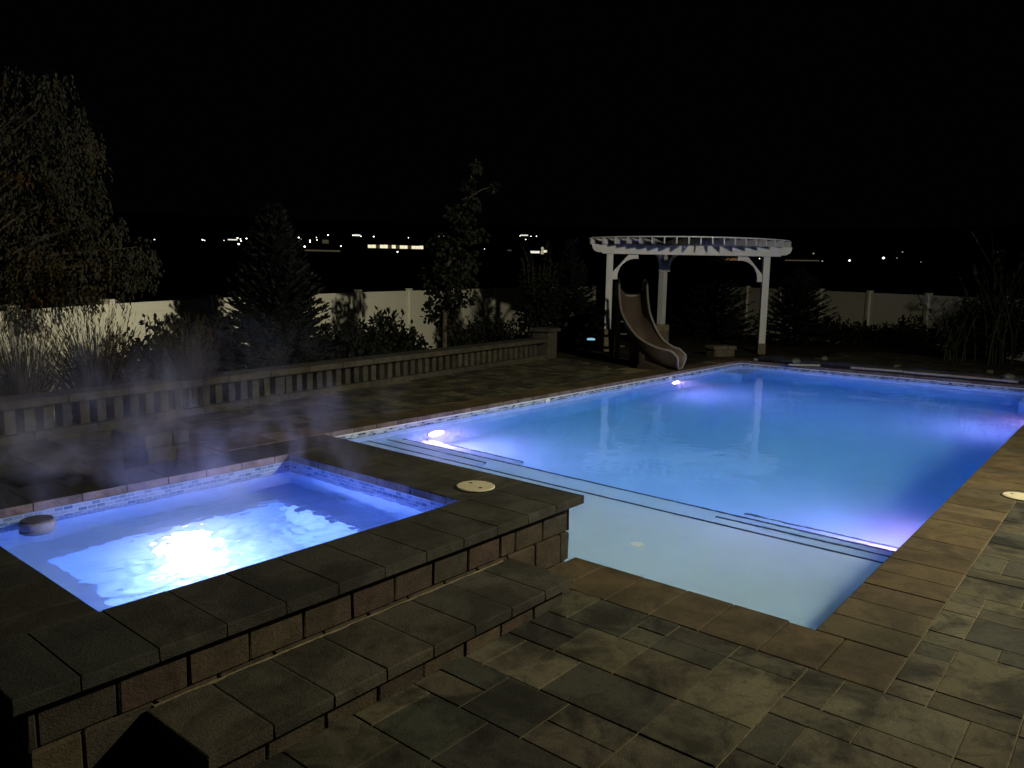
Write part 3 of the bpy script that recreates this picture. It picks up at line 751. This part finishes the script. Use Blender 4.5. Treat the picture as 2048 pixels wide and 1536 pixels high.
# ------------------------------------------------------------------ plants
def place(px, py, D):
    p = atD(px, py, D); return Vector((p.x, p.y, gz(p.x, p.y)))
def rv(a=1): return Vector((random.uniform(-a, a), random.uniform(-a, a), random.uniform(-a, a)))
def spruce(name, base, H_, Rad, label, layers=34, dens=13, group=None):
    o = empty(name, base, label, 'spruce tree', group)
    t = MB(); t.tube([base, base+Vector((0, 0, H_*.5)), base+Vector((0, 0, H_*.98))], [.09*H_/3, .05*H_/3, .008], 8); t.build('trunk', M['bark'], o)
    c = MB()
    for i in range(layers):
        f = i/(layers-1); z = H_*(.04+.95*f); Lr = Rad*((1-f)**.85)+.05
        nb_ = max(4, int(dens*(1-f*.55)))
        for k in range(nb_):
            a = 2*math.pi*(k+random.random()*.8)/nb_+i*.7; L = Lr*random.uniform(.72, 1.12); up = .10+.75*f+random.uniform(-.1, .12)
            d = Vector((math.cos(a), math.sin(a), up)).normalized(); p0 = base+Vector((0, 0, z)); ns = max(4, int(L/.055))
            sag = (1-f)*.35*L
            prev = p0
            for s_ in range(ns):
                u_ = (s_+1)/ns; p = p0+d*L*u_-Vector((0, 0, sag*math.sin(u_*2.2)*.55))
                dd = (p-prev); 
                c.leaf(prev, dd, Vector((0, 0, 1))+rv(.3), dd.length*1.9, .05)
                if s_ > 0:
                    for sg in (-1, 1):
                        sdv = dd.normalized().cross(Vector((0, 0, 1)))*sg
                        tw = (dd.normalized()*.8+sdv*.75+Vector((0, 0, random.uniform(-.15, .45)))).normalized()
                        c.leaf(p, tw, rv(), random.uniform(.10, .21)*(1.15-.5*u_), .042)
                prev = p
    for k in range(3):  # leaders
        c.leaf(base+Vector((0, 0, H_*.93)), Vector((random.uniform(-.25, .25), random.uniform(-.25, .25), 1)), rv(), H_*.09, .03)
    c.build('crown', M['spruce'], o); return o
def shrub(name, base, H_, Rad, label, n_=900, leafL=.08, m='shrub', cat='shrub', sprigs=14, group=None, flat=.8):
    o = empty(name, base, label, cat, group); t = MB(); c = MB()
    nst = 9; n = int(n_*2.6)
    for k in range(nst):
        a = random.uniform(0, 6.28); e = base+Vector((math.cos(a)*Rad*random.uniform(.2, .8), math.sin(a)*Rad*random.uniform(.2, .8), H_*random.uniform(.55, .95)))
        t.tube([base-Vector((0, 0, .03)), base.lerp(e, .5)+rv(.06), e], [.014, .009, .004], 5)
    for k in range(n):
        while True:
            v = rv()
            if v.length < 1: break
        r_ = v.length; v = v*(.55+.45*r_)
        p = base+Vector((v.x*Rad, v.y*Rad, H_*.47+v.z*H_*.45))
        c.leaf(p, rv()+Vector((0, 0, .3)), rv(), leafL*random.uniform(.8, 1.4), leafL*.7)
    for k in range(sprigs):   # upright sprigs give a leafy outline against the fence
        a = random.uniform(0, 6.28); rr_ = Rad*random.uniform(.1, .95); p = base+Vector((math.cos(a)*rr_, math.sin(a)*rr_, H_*(.92-.4*(rr_/Rad)**2)))
        d = Vector((math.cos(a)*.35*random.random(), math.sin(a)*.35*random.random(), 1)).normalized(); L = H_*random.uniform(.14, .3)
        t.tube([base, base.lerp(p, .6)+rv(.04), p-d*L*.3, p+d*L], [.009, .007, .006, .003], 5)
        for s_ in range(9):
            q_ = p+d*L*(s_/8); c.leaf(q_, rv()+d*.5, rv(), leafL*random.uniform(.9, 1.4), leafL*.6)
    t.build('stem', M['bark'], o); c.build('foliage', M[m], o); return o
def grass_clump(base, H_, Rad, label, n=620):
    o = empty('ornamental_grass', base, label, 'ornamental grass'); c = MB(); pl = MB()
    for k in range(n):
        a = random.uniform(0, 6.28); rr_ = abs(random.gauss(0, .30)); p = base+Vector((math.cos(a)*rr_*Rad*.6, math.sin(a)*rr_*Rad*.6, 0))
        lean = random.uniform(.05, .55)*Rad/H_*1.7
        d = Vector((math.cos(a)*lean, math.sin(a)*lean, 1)); L = H_*random.uniform(.55, 1.0)
        c.blade(p, d, L, random.uniform(.008, .015), random.uniform(.15, .9), 5)
        if random.random() < .3:
            top = p+d.normalized()*L*.96
            for j in range(6): pl.leaf(top+d.normalized()*(j*.028-.04), d.normalized()+rv(.35), rv(), .055, .011)
    c.build('blades', M['grass'], o); pl.build('plumes', M['grass'], o); return o

spruce('spruce_tree', place(553, 700, 11.5), 2.62, 1.02, 'dark pointed spruce standing between the balustrade and left fence', 42, 30)
# three grass clumps at the left
grass_clump(place(40, 760, 8.0), 1.15, .62, 'feathery dry grass clump at the far left edge behind the balustrade')
grass_clump(place(190, 740, 8.5), 1.30, .62, 'tallest feathery dry grass clump, before the left fence post')
grass_clump(place(375, 720, 9.0), 1.10, .42, 'narrow upright dry grass clump beside the dark spruce')
shrub('leafy_shrub', place(310, 730, 9.8), .98, .5, 'dark leafy shrub between two dry grass clumps', 800, .075, sprigs=18)
shrub('leafy_shrub', place(425, 690, 11.3), 1.05, .42, 'dark leafy shrub overlapping the left flank of the spruce', 700, .1, sprigs=14)
shrub('leafy_shrub', place(690, 690, 12.2), .85, .55, 'dark leafy shrub just right of the spruce', 1000, .085, sprigs=20)
shrub('leafy_shrub', place(775, 690, 13.0), .92, .7, 'dark leafy shrub with upright sprigs before the fence and left of the thin maple', 1100, .09, sprigs=24)
shrub('low_shrub', place(925, 700, 15.2), .62, .5, 'low rounded shrub at the foot of the thin maple', 500, .07, sprigs=10)
shrub('low_shrub', place(985, 690, 16.5), .85, .75, 'low spreading shrub behind the far end of the balustrade', 700, .08, sprigs=10)
# thin maple
def maple():
    base = place(889, 690, 14.2); o = empty('maple_tree', base, 'slender young maple with pale trunk and narrow dark crown before the fence', 'maple tree'); t = MB(); c = MB()
    top = atD(952, 318, 14.2)
    tr = [base, atD(889, 640, 14.2), atD(893, 560, 14.2), atD(905, 480, 14.2), atD(930, 400, 14.2), top]
    t.tube(tr, [.05, .045, .04, .03, .018, .006], 8)
    ctrs = []
    for px, py, r_, n_ in ((890, 600, .33, 420), (925, 580, .30, 330), (870, 560, .27, 260), (905, 530, .36, 420), (935, 520, .22, 200), (885, 490, .26, 240), (930, 460, .25, 230), (915, 430, .20, 150), (945, 410, .16, 120), (940, 370, .14, 90), (952, 335, .09, 60), (988, 372, .10, 45), (895, 655, .16, 110), (865, 625, .2, 130), (960, 470, .14, 70)):
        cc = atD(px, py, 14.2+random.uniform(-.25, .25)); near = min(tr, key=lambda q_: (q_-cc).length+max(0, q_.z-cc.z)*2)
        t.tube([near, near.lerp(cc, .6)+Vector((0, 0, .04)), cc], [.014, .009, .004], 5)
        for k in range(int(n_*.7)):
            v = rv(); v = v*(r_*.9/max(1, v.length)); c.leaf(cc+Vector((v.x, v.y, v.z*1.15)), rv()+Vector((0, 0, -.7)), rv(), random.uniform(.07, .12), .075)
    t.build('trunk', M['bark'], o); c.build('crown', M['maple'], o)
maple()
# big weeping tree at the left
def weeping():
    base = place(-70, 760, 8.7); o = empty('weeping_tree', base, 'large weeping tree with autumn-tinted leaves overhanging the left fence', 'tree'); t = MB(); c = MB()
    t.tube([base, base+Vector((.03, .02, 1.4)), base+Vector((.0, .05, 2.8)), base+Vector((.1, 0, 3.9))], [.14, .12, .08, .03], 10)
    cl = [(40, 230, .42), (120, 185, .22), (140, 250, .26), (100, 290, .36), (30, 330, .55), (150, 330, .30), (60, 400, .5), (140, 400, .36), (175, 300, .15), (20, 470, .5), (110, 470, .42), (190, 470, .28), (60, 540, .5), (150, 520, .40), (230, 520, .26), (270, 500, .2), (200, 545, .26), (255, 535, .22), (100, 535, .36), (-40, 300, .6), (-60, 450, .6), (-40, 540, .5), (10, 180, .3), (60, 555, .3), (30, 628, .10), (178, 592, .11), (62, 632, .08), (285, 520, .15), (215, 440, .16), (125, 165, .12), (190, 285, .1)]
    for px, py, r_ in cl:
        cc = atD(px, py, 8.7+random.uniform(-.7, .7)); st = base+Vector((0, 0, max(.9, min(3.4, (cc.z-base.z)*.72))))
        t.tube([st, st.lerp(cc, .55)+Vector((0, 0, .16))+rv(.08), cc+rv(.05)], [.026, .015, .004], 6)
        ns = int(46*(r_/.3)**1.6)+6
        for k in range(ns):
            v = rv(); v = v*(r_/max(1.0, v.length)); p = cc+v; out = Vector((v.x, v.y, 0))*.6+rv(.12)
            for j in range(9):   # drooping sprays
                d = (Vector((out.x, out.y, -.15-.13*j))+rv(.12)).normalized(); c.leaf(p+rv(.022), d+rv(.45), rv(), random.uniform(.035, .07), .02); p = p+d*.022
    t.build('trunk', M['bark'], o); c.build('crown', M['autumn'], o)
weeping()
# between maple and pergola
shrub('tall_shrub', place(1075, 690, 17.5), 2.1, .55, 'tall dark shrub silhouetted at the right end of the left fence', 1200, .09, sprigs=16, cat='shrub')
spruce('spruce_tree', place(1140, 690, 18.6), 2.5, .95, 'dark spruce left of the pergola, nearly lost in the night', 30, 12)
spruce('spruce_tree', place(1430, 690, 21.5), 2.35, 1.2, 'dark spruce seen through the open middle of the pergola', 28, 12)
spruce('spruce_tree', place(1588, 690, 20.2), 1.9, 1.3, 'dark spruce with spiky branches at the left end of the right fence', 28, 13)
shrub('low_shrub', place(1665, 700, 20.8), .62, .8, 'low dark shrub at the foot of the right fence, beside the spruce', 500, .08, m='cover_plant', sprigs=12)
shrub('low_shrub', place(1735, 700, 20.4), .55, .8, 'low dark shrub under the middle post of the right fence', 500, .08, m='cover_plant', sprigs=14)
shrub('low_shrub', place(1810, 700, 19.5), .7, .8, 'low dark shrub before the right fence, next to the reeds', 500, .08, m='cover_plant', sprigs=14)
# reeds at the right
def reeds(px, py, D, H_, n, lean, label):
    base = place(px, py, D); o = empty('giant_reed', base, label, 'reed'); st = MB(); lf = MB()
    for k in range(n):
        a = random.uniform(0, 6.28); rr_ = random.uniform(0, .5); p = base+Vector((math.cos(a)*rr_, math.sin(a)*rr_, 0))
        ld = _R*random.uniform(-1, 1)*lean+rv(.15); ld.z = 0
        L = H_*random.uniform(.6, 1.0); pts = [p+Vector((0, 0, L*f))+ld*L*f*f for f in (0, .25, .5, .75, 1)]
        st.tube(pts, [.013, .012, .010, .007, .003], 5)
        for j in range(11):
            f = .22+.78*j/10; q_ = p+Vector((0, 0, L*f))+ld*L*f*f; az = random.uniform(0, 6.28)
            d = Vector((math.cos(az), math.sin(az), random.uniform(.5, 1.3)))
            lf.blade(q_, d, random.uniform(.38, .7), random.uniform(.035, .055), random.uniform(.5, 1.6), 5)
    st.build('stem', M['reed'], o); lf.build('foliage', M['reed'], o)
reeds(1985, 720, 16.0, 2.9, 15, .35, 'tall giant reed with long drooping leaves at the right edge')
reeds(1900, 715, 16.5, 1.75, 9, .75, 'shorter giant reed arching across the right fence')
shrub('leafy_shrub', place(1990, 720, 17.2), 1.5, .95, 'dense dark shrub tangled under the reeds at the right', 1100, .1, m='cover_plant', sprigs=16)

# ------------------------------------------------------------------ bits along the far pool edge
def rock(px, py, wpx, D, label):
    c = atD(px, py, D); s_ = wpx/FPX*D/2; b = MB()
    bmm = bmesh.new(); bmesh.ops.create_icosphere(bmm, subdivisions=3, radius=1)
    off = rv(5)
    vs = [Vector((v.co.x*s_*1.15, v.co.y*s_, v.co.z*s_*.72))*(1+.28*mnoise.noise(v.co*1.3+off)+.1*mnoise.noise(v.co*3.5+off)) for v in bmm.verts]
    z0 = max(.015, c.z-s_*.5)
    fs = [tuple(v.index for v in f.verts) for f in bmm.faces]; bmm.free()
    b.add([v+Vector((c.x, c.y, z0+s_*.45)) for v in vs], fs); o = b.build('stone', M['rock'], smooth=True); return tag(o, label, 'stone', 'stones along the far pool edge')
cv = empty('rolled_cover', (15.3, 3.8, 0), 'dark rolled winter cover lying along the far end of the pool', 'pool cover')
b = MB(); npt = 60; ring = 12
pts = []; rad = []
for k in range(npt):
    y = 6.15-(6.15-.55)*k/(npt-1); pts.append(Vector((15.20+.05*mnoise.noise(Vector((y*1.3, 0, 0))), y, .055+.02*mnoise.noise(Vector((y*2.1, 3, 0)))))); rad.append(.085+.03*mnoise.noise(Vector((y*2.6, 7, 0))))
b.tube(pts, rad, ring); b.build('roll', M['cover'], cv, smooth=True)
b = MB(); b.box(15.10, 15.46, .5, 6.2, .004, .012); b.build('flap', M['cover'], cv)
for (xa, ya), (xb, yb) in (((1578, 729.5), (1640, 731)), ((1702, 735.5), (1806, 743)), ((1808, 744), (1962, 757)), ((1962, 757), (2036, 764))):
    b = MB(); p, q_ = atZ(xa, ya, .14), atZ(xb, yb, .14); b.tube([p, q_], .02, 8); b.build('pole', M['pole'], cv)
for px, py, wpx, lab in ((1511, 719, 9, 'smallest pale stone, near the far left corner of the pool'), (1592, 722, 17, 'rounded pale stone resting at the left end of the cover'), (1648, 717, 14, 'flat pale stone set back behind the rolled cover'), (1795, 735, 18, 'angular pale stone on the middle of the rolled cover'), (1979, 744, 15, 'dim stone behind the right part of the rolled cover'), (2018, 755, 24, 'wide dim stone at the right end of the cover')):
    p = atZ(px, py, .1); rock(px, py, wpx, (p-EYE).dot(_F), lab)
pl = empty('block_planter', (15.9, 7.3, 0), 'low stone block stack on the ground between slide and pergola post', 'stone block')
a_, b_ = atZ(1418, 709, 0), atZ(1463, 708, 0); mid = (a_+b_)/2
mm = Matrix.Translation(mid) @ Matrix.Rotation(math.atan2((b_-a_).y, (b_-a_).x), 4, 'Z'); ww = (b_-a_).length/2
b = MB(); b.box(-ww*.9, ww*.9, -.15, .15, -.05, .115, (.07, .06, .05), ch=.012, mtx=mm); b.build('base', M['block'], pl)
b = MB(); b.box(-ww, ww, -.18, .18, .117, .19, (.09, .08, .065), ch=.012, mtx=mm); b.build('cap', M['block'], pl)
# small blue garden light beyond the balustrade pier
gp = atD(1182, 679, 16.5); gl = empty('garden_light', (gp.x, gp.y, gz(gp.x, gp.y)), 'small blue-white garden light glowing in the dark bed left of the pergola', 'garden light')
b = MB(); b.tube([(gp.x, gp.y, gz(gp.x, gp.y)-.05), (gp.x, gp.y, gp.z-.03)], .015, 8); b.build('stake', M['metal'], gl)
M['blue_led'] = m_emit('blue_led', (.35, .75, 1.0), .7)
b = MB(); b.lathe((gp.x, gp.y, gp.z-.03), [(.10, 0), (.11, .012), (.10, .02)], 20); b.build('shade', M['metal'], gl)
b = MB(); b.lathe((gp.x, gp.y, gp.z-.008), [(.085, 0), (.085, .028), (.05, .036), (.0001, .04)], 20); b.build('lens', M['blue_led'], gl)

# ------------------------------------------------------------------ the far town on the hillside
def far_point(px, py, lift):
    d = ray(px, py); hd = math.hypot(d.x, d.y); te = d.z/hd; lo_, hi_ = 380, 1480
    f = lambda r: (gz(r, 0)+lift)-(HC+te*r)
    for _ in range(50):
        m_ = (lo_+hi_)/2
        if f(m_) < 0: lo_ = m_
        else: hi_ = m_
    r = (lo_+hi_)/2; return Vector((d.x/hd*r, d.y/hd*r, HC+te*r)), r
M['lamp_w'] = m_emit('far_lamp_white', (1.0, .96, .82), 5.0)
M['lamp_b'] = m_emit('far_lamp_cool', (.85, .93, 1.0), 4.2)
M['lamp_o'] = m_emit('far_lamp_dim', (1.0, .80, .50), .55)
_lm = {}
def far_lamp(px, py, s, kind, label, group):
    P, r = far_point(px, py, 5.0); o = empty('street_lamp', (P.x, P.y, P.z-5), label, 'street lamp', group)
    b = MB(); b.tube([(P.x, P.y, P.z-5.3), (P.x, P.y, P.z)], .09, 6); b.build('pole', M['metal'], o)
    b = MB(); rad_ = s/FPX*r/2; b.lathe(P, [(.0001, -rad_*.8), (rad_*.75, -rad_*.55), (rad_, 0), (rad_*.75, rad_*.55), (.0001, rad_*.8)], 10); b.build('lamp_head', M[kind], o)
GL1, GL2, GL3, GL4 = 'lamps of the far town, left of the spruce', 'lamps of the far town, between spruce and maple', 'lamps of the far town, right of the maple', 'lamps of the far town, right of the pergola'
L1 = 'tiny white town lamp on the dark hillside left of the spruce top'
L2 = 'tiny white town lamp on the dark hillside between spruce and maple'
L3 = 'tiny town lamp on the dark hillside between maple and pergola'
L4 = 'dim tiny town lamp on the dark hillside right of the pergola'
for x, y, s in ((309, 479, 2), (405, 479.5, 2.6), (409, 481, 1.8), (475, 476, 2.8), (481, 478, 2.2), (493, 477, 2.6), (482, 482, 2), (512, 478.6, 2.6), (517.5, 476.2, 2.2), (530, 482, 2.2), (535, 494.7, 2.6), (531.5, 497, 1.8), (448, 481, 1.2)):
    far_lamp(x, y, s, 'lamp_w', L1, GL1)
far_lamp(477.5, 488, 3.6, 'lamp_w', 'bright white town lamp hanging lowest, left of the spruce top', None)
for x, y, s in ((560.5, 478, 2), (564, 479, 2.6), (597.5, 475, 2.6), (603, 478.6, 2.1), (620, 480.7, 2.4), (620, 484, 2.2), (633, 475, 1.8), (634, 480, 1.8), (656, 470.2, 2.6), (682, 492, 2.2), (706, 470.5, 2), (722, 472.5, 2), (747.5, 473.2, 2.6), (817, 475.6, 1.8)):
    far_lamp(x, y, s, 'lamp_w', L2, GL2)
far_lamp(609.5, 493.2, 3.6, 'lamp_w', 'bright white town lamp at the left end of the faint lit road', None)
far_lamp(795, 503.7, 3.2, 'lamp_b', 'single cool lamp just below the long lit building', None)
for x, y, s in ((1051.5, 479, 2), (1062, 472.5, 1.6), (1073, 472.5, 2), (969, 498, 1.3), (1184, 477.5, 1.8), (1040, 472, 1.5)):
    far_lamp(x, y, s, 'lamp_w', L3, GL3)
far_lamp(1699, 521, 3.4, 'lamp_b', 'smaller cool white town lamp just above the right fence', None)
far_lamp(1767, 516, 4.4, 'lamp_b', 'brightest cool white town lamp above the right fence', None)
for x, y, s, k in ((1794, 516, 2, 'lamp_o'), (1805, 504, 2.4, 'lamp_o'), (1627, 507, 2.6, 'lamp_o'), (1644.5, 522, 2.6, 'lamp_o'), (1519, 517, 1.8, 'lamp_w'), (1842, 524, 1.8, 'lamp_o')):
    far_lamp(x, y, s, k, L4, GL4)
M['lit_wall'] = m_emit('lit_windows', (1.0, .90, .58), .95)
M['lit_dim'] = m_emit('lit_dim', (1.0, .88, .55), .045)
M['lit_orange'] = m_emit('lit_orange', (1.0, .48, .22), .10)
M['lit_white'] = m_emit('lit_white', (1.0, .97, .85), .9)
M['dark_roof'] = m_plain('dark_roof', (.02, .02, .02), .9, .1, 1, .2, 0)
def far_building(name, x0, x1, ytop, ybot, m, label, cat, roof=True, bays=0):
    a, r = far_point((x0+x1)/2, ybot, 1.0); s = r/FPX; w_ = (x1-x0)*s; hh = (ybot-ytop)*s
    az = math.atan2(a.y, a.x); mm = Matrix.Translation(a) @ Matrix.Rotation(az-math.pi/2+.019*0, 4, 'Z')
    o = empty(name, (a.x, a.y, a.z-1), label, cat)
    b = MB()
    b.box(-w_/2-1, w_/2+1, .05, 9, -1.5, hh+.2, mtx=mm); b.build('wall', M['dark_roof'], o)
    if bays:
        for k in range(bays):
            u0, u1 = -w_/2+w_*k/bays+.04, -w_/2+w_*(k+1)/bays-.04
            b = MB(); b.box(u0, u1, -.05, .04, 0, hh*random.uniform(.85, 1), mtx=mm); b.build('window', M[m] if random.random() < .85 else M['lit_dim'], o)
    else:
        b = MB(); b.box(-w_/2, w_/2, -.05, .04, 0, hh, mtx=mm); b.build('window', M[m], o)
    if roof:
        b = MB(); b.prism([mm @ Vector(v) for v in ((-w_/2-1.5, -.8, hh+.25), (-w_/2-1.5, 9.8, hh+.25), (-w_/2-1.5, 4.5, hh+2.2))], (0, 0, 0), mm.to_3x3() @ Vector((w_+3, 0, 0))); b.build('roof', M['dark_roof'], o)
    return o
far_building('long_building', 738, 845, 490.2, 497, 'lit_wall', 'long low building with a bright cream strip of lit windows across the valley', 'building', bays=14)
far_building('warehouse', 612, 678, 500, 503, 'lit_dim', 'faintly lit low roadside building behind the right side of the spruce top', 'building')
far_building('house', 645, 657, 480, 487, 'lit_dim', 'dimly glowing house shape standing in for a lit tree among the lamps right of the spruce', 'building')  # made-up house shape; its glow stands for a lit tree
far_building('house', 457, 474, 478.5, 480.5, 'lit_white', 'bright white lit house front left of the spruce top', 'building')
far_building('house', 708, 720, 469, 472, 'lit_white', 'small bright house front above the left end of the long lit building', 'building')
far_building('house', 871, 889, 472, 475.5, 'lit_white', 'bright house front just left of the thin maple', 'building')
far_building('house', 1041, 1056, 469.4, 471.6, 'lit_white', 'bright house front high on the slope right of the thin maple', 'building')
far_building('barn', 1061, 1079, 502, 506.5, 'lit_white', 'bright lit barn beside a pale silo across the valley', 'barn')
P, r = far_point(1084.5, 506, .5); s = r/FPX; so = empty('silo', (P.x, P.y, P.z), 'pale lit silo standing beside the bright barn', 'silo')
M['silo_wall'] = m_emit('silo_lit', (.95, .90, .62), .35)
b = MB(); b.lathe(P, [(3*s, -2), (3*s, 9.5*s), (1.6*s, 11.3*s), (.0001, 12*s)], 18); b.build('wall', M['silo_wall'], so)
far_building('house', 1087, 1094, 500.5, 505, 'lit_wall', 'lit house front just right of the pale silo', 'building')
far_building('warehouse', 1437, 1489, 516.5, 521, 'lit_orange', 'dim orange-lit long building seen under the pergola beam', 'building')
far_building('warehouse', 1574, 1634, 520, 522.2, 'lit_dim', 'dim grey-lit long building right of the pergola', 'building')
far_building('house', 1015, 1023, 499.5, 502, 'lit_dim', 'very dim house front between maple and barn', 'building')
far_building('house', 1178, 1198, 475.5, 478, 'lit_dim', 'dim house front just left of the pergola roof', 'building')

# ------------------------------------------------------------------ steam over the spa
def steam(name, x0, x1, y0, y1, z0, z1, scale, thr, k, label_seed):
    m, nt, out = mat(name+'_mat')
    tc = nt.nodes.new('ShaderNodeTexCoord'); mp = nt.nodes.new('ShaderNodeMapping'); mp.inputs['Location'].default_value = (label_seed, label_seed*2, 0); mp.inputs['Scale'].default_value = (1, 1, .62)
    nt.links.new(tc.outputs['Object'], mp.inputs[0])
    n_ = nd(nt, 'ShaderNodeTexNoise', Scale=scale, Detail=3.0, Roughness=.55, Distortion=1.1); nt.links.new(mp.outputs[0], n_.inputs['Vector'])
    mr = nd(nt, 'ShaderNodeMapRange'); mr.inputs['From Min'].default_value = thr; mr.inputs['From Max'].default_value = thr+.28; mr.inputs['To Min'].default_value = 0; mr.inputs['To Max'].default_value = k
    nt.links.new(n_.outputs['Fac'], mr.inputs['Value'])
    # fade towards the faces of the box
    sep = nt.nodes.new('ShaderNodeSeparateXYZ'); nt.links.new(tc.outputs['Generated'], sep.inputs[0])
    cur = mr.outputs[0]
    for ax in range(3):
        a = nd(nt, 'ShaderNodeMapRange', interpolation_type='SMOOTHSTEP'); a.inputs['From Min'].default_value = 1.0; a.inputs['From Max'].default_value = .72 if ax < 2 else .05
        nt.links.new(sep.outputs[ax], a.inputs['Value']); mu = nd(nt, 'ShaderNodeMath', operation='MULTIPLY'); nt.links.new(cur, mu.inputs[0]); nt.links.new(a.outputs[0], mu.inputs[1]); cur = mu.outputs[0]
        if ax < 2:
            a = nd(nt, 'ShaderNodeMapRange', interpolation_type='SMOOTHSTEP'); a.inputs['From Min'].default_value = 0; a.inputs['From Max'].default_value = .28
            nt.links.new(sep.outputs[ax], a.inputs['Value']); mu = nd(nt, 'ShaderNodeMath', operation='MULTIPLY'); nt.links.new(cur, mu.inputs[0]); nt.links.new(a.outputs[0], mu.inputs[1]); cur = mu.outputs[0]
    vs_ = nt.nodes.new('ShaderNodeVolumePrincipled'); vs_.inputs['Color'].default_value = (.72, .76, 1.0, 1); vs_.inputs['Anisotropy'].default_value = .15
    nt.links.new(cur, vs_.inputs['Density']); nt.links.new(vs_.outputs[0], out.inputs['Volume'])
    b = MB(); b.box(x0, x1, y0, y1, z0, z1); o = b.build('steam', m); o['kind'] = 'stuff'; return o
steam('steam', .75, 3.5, 3.0, 6.2, .385, 1.5, 2.6, .53, 1.6, 3.1)

# ------------------------------------------------------------------ night sky and the house floodlight
wd = bpy.data.worlds.new('World'); sc.world = wd; wd.use_nodes = True
bg = wd.node_tree.nodes['Background']; bg.inputs[0].default_value = (.55, .65, 1.0, 1); bg.inputs[1].default_value = .0007
L = bpy.data.lights.new('house_floodlight', 'SPOT'); L.energy = 3250; L.color = (1.0, .91, .62); L.spot_size = R(160); L.spot_blend = 1.0; L.shadow_soft_size = .12
lo_ = bpy.data.objects.new('house_floodlight', L); COL.objects.link(lo_); lo_.location = (7.0, -2.0, 4.2)
lo_.rotation_euler = (Vector((6.7, 9.0, .5))-lo_.location).to_track_quat('-Z', 'Y').to_euler()

# ------------------------------------------------------------------ camera and render settings
cam = bpy.data.cameras.new('camera'); co = bpy.data.objects.new('camera', cam); COL.objects.link(co)
cam.sensor_fit = 'HORIZONTAL'; cam.sensor_width = 36; cam.lens = 36*FPX/2048; cam.clip_end = 5000; cam.clip_start = .05
mw = Matrix.Identity(4)
for i, v in enumerate((_R, _U, -_F)):
    for k in range(3): mw[k][i] = v[k]
mw.translation = EYE; co.matrix_world = mw
sc.camera = co
sc.view_settings.view_transform = 'Standard'; sc.view_settings.look = 'None'; sc.view_settings.exposure = 0; sc.view_settings.gamma = 1
cy = sc.cycles
cy.use_denoising = True; cy.max_bounces = 20; cy.diffuse_bounces = 9; cy.glossy_bounces = 10; cy.transmission_bounces = 12; cy.volume_bounces = 1
cy.sample_clamp_indirect = 60; cy.blur_glossy = .3
cy.volume_step_rate = 2.0; cy.volume_max_steps = 128
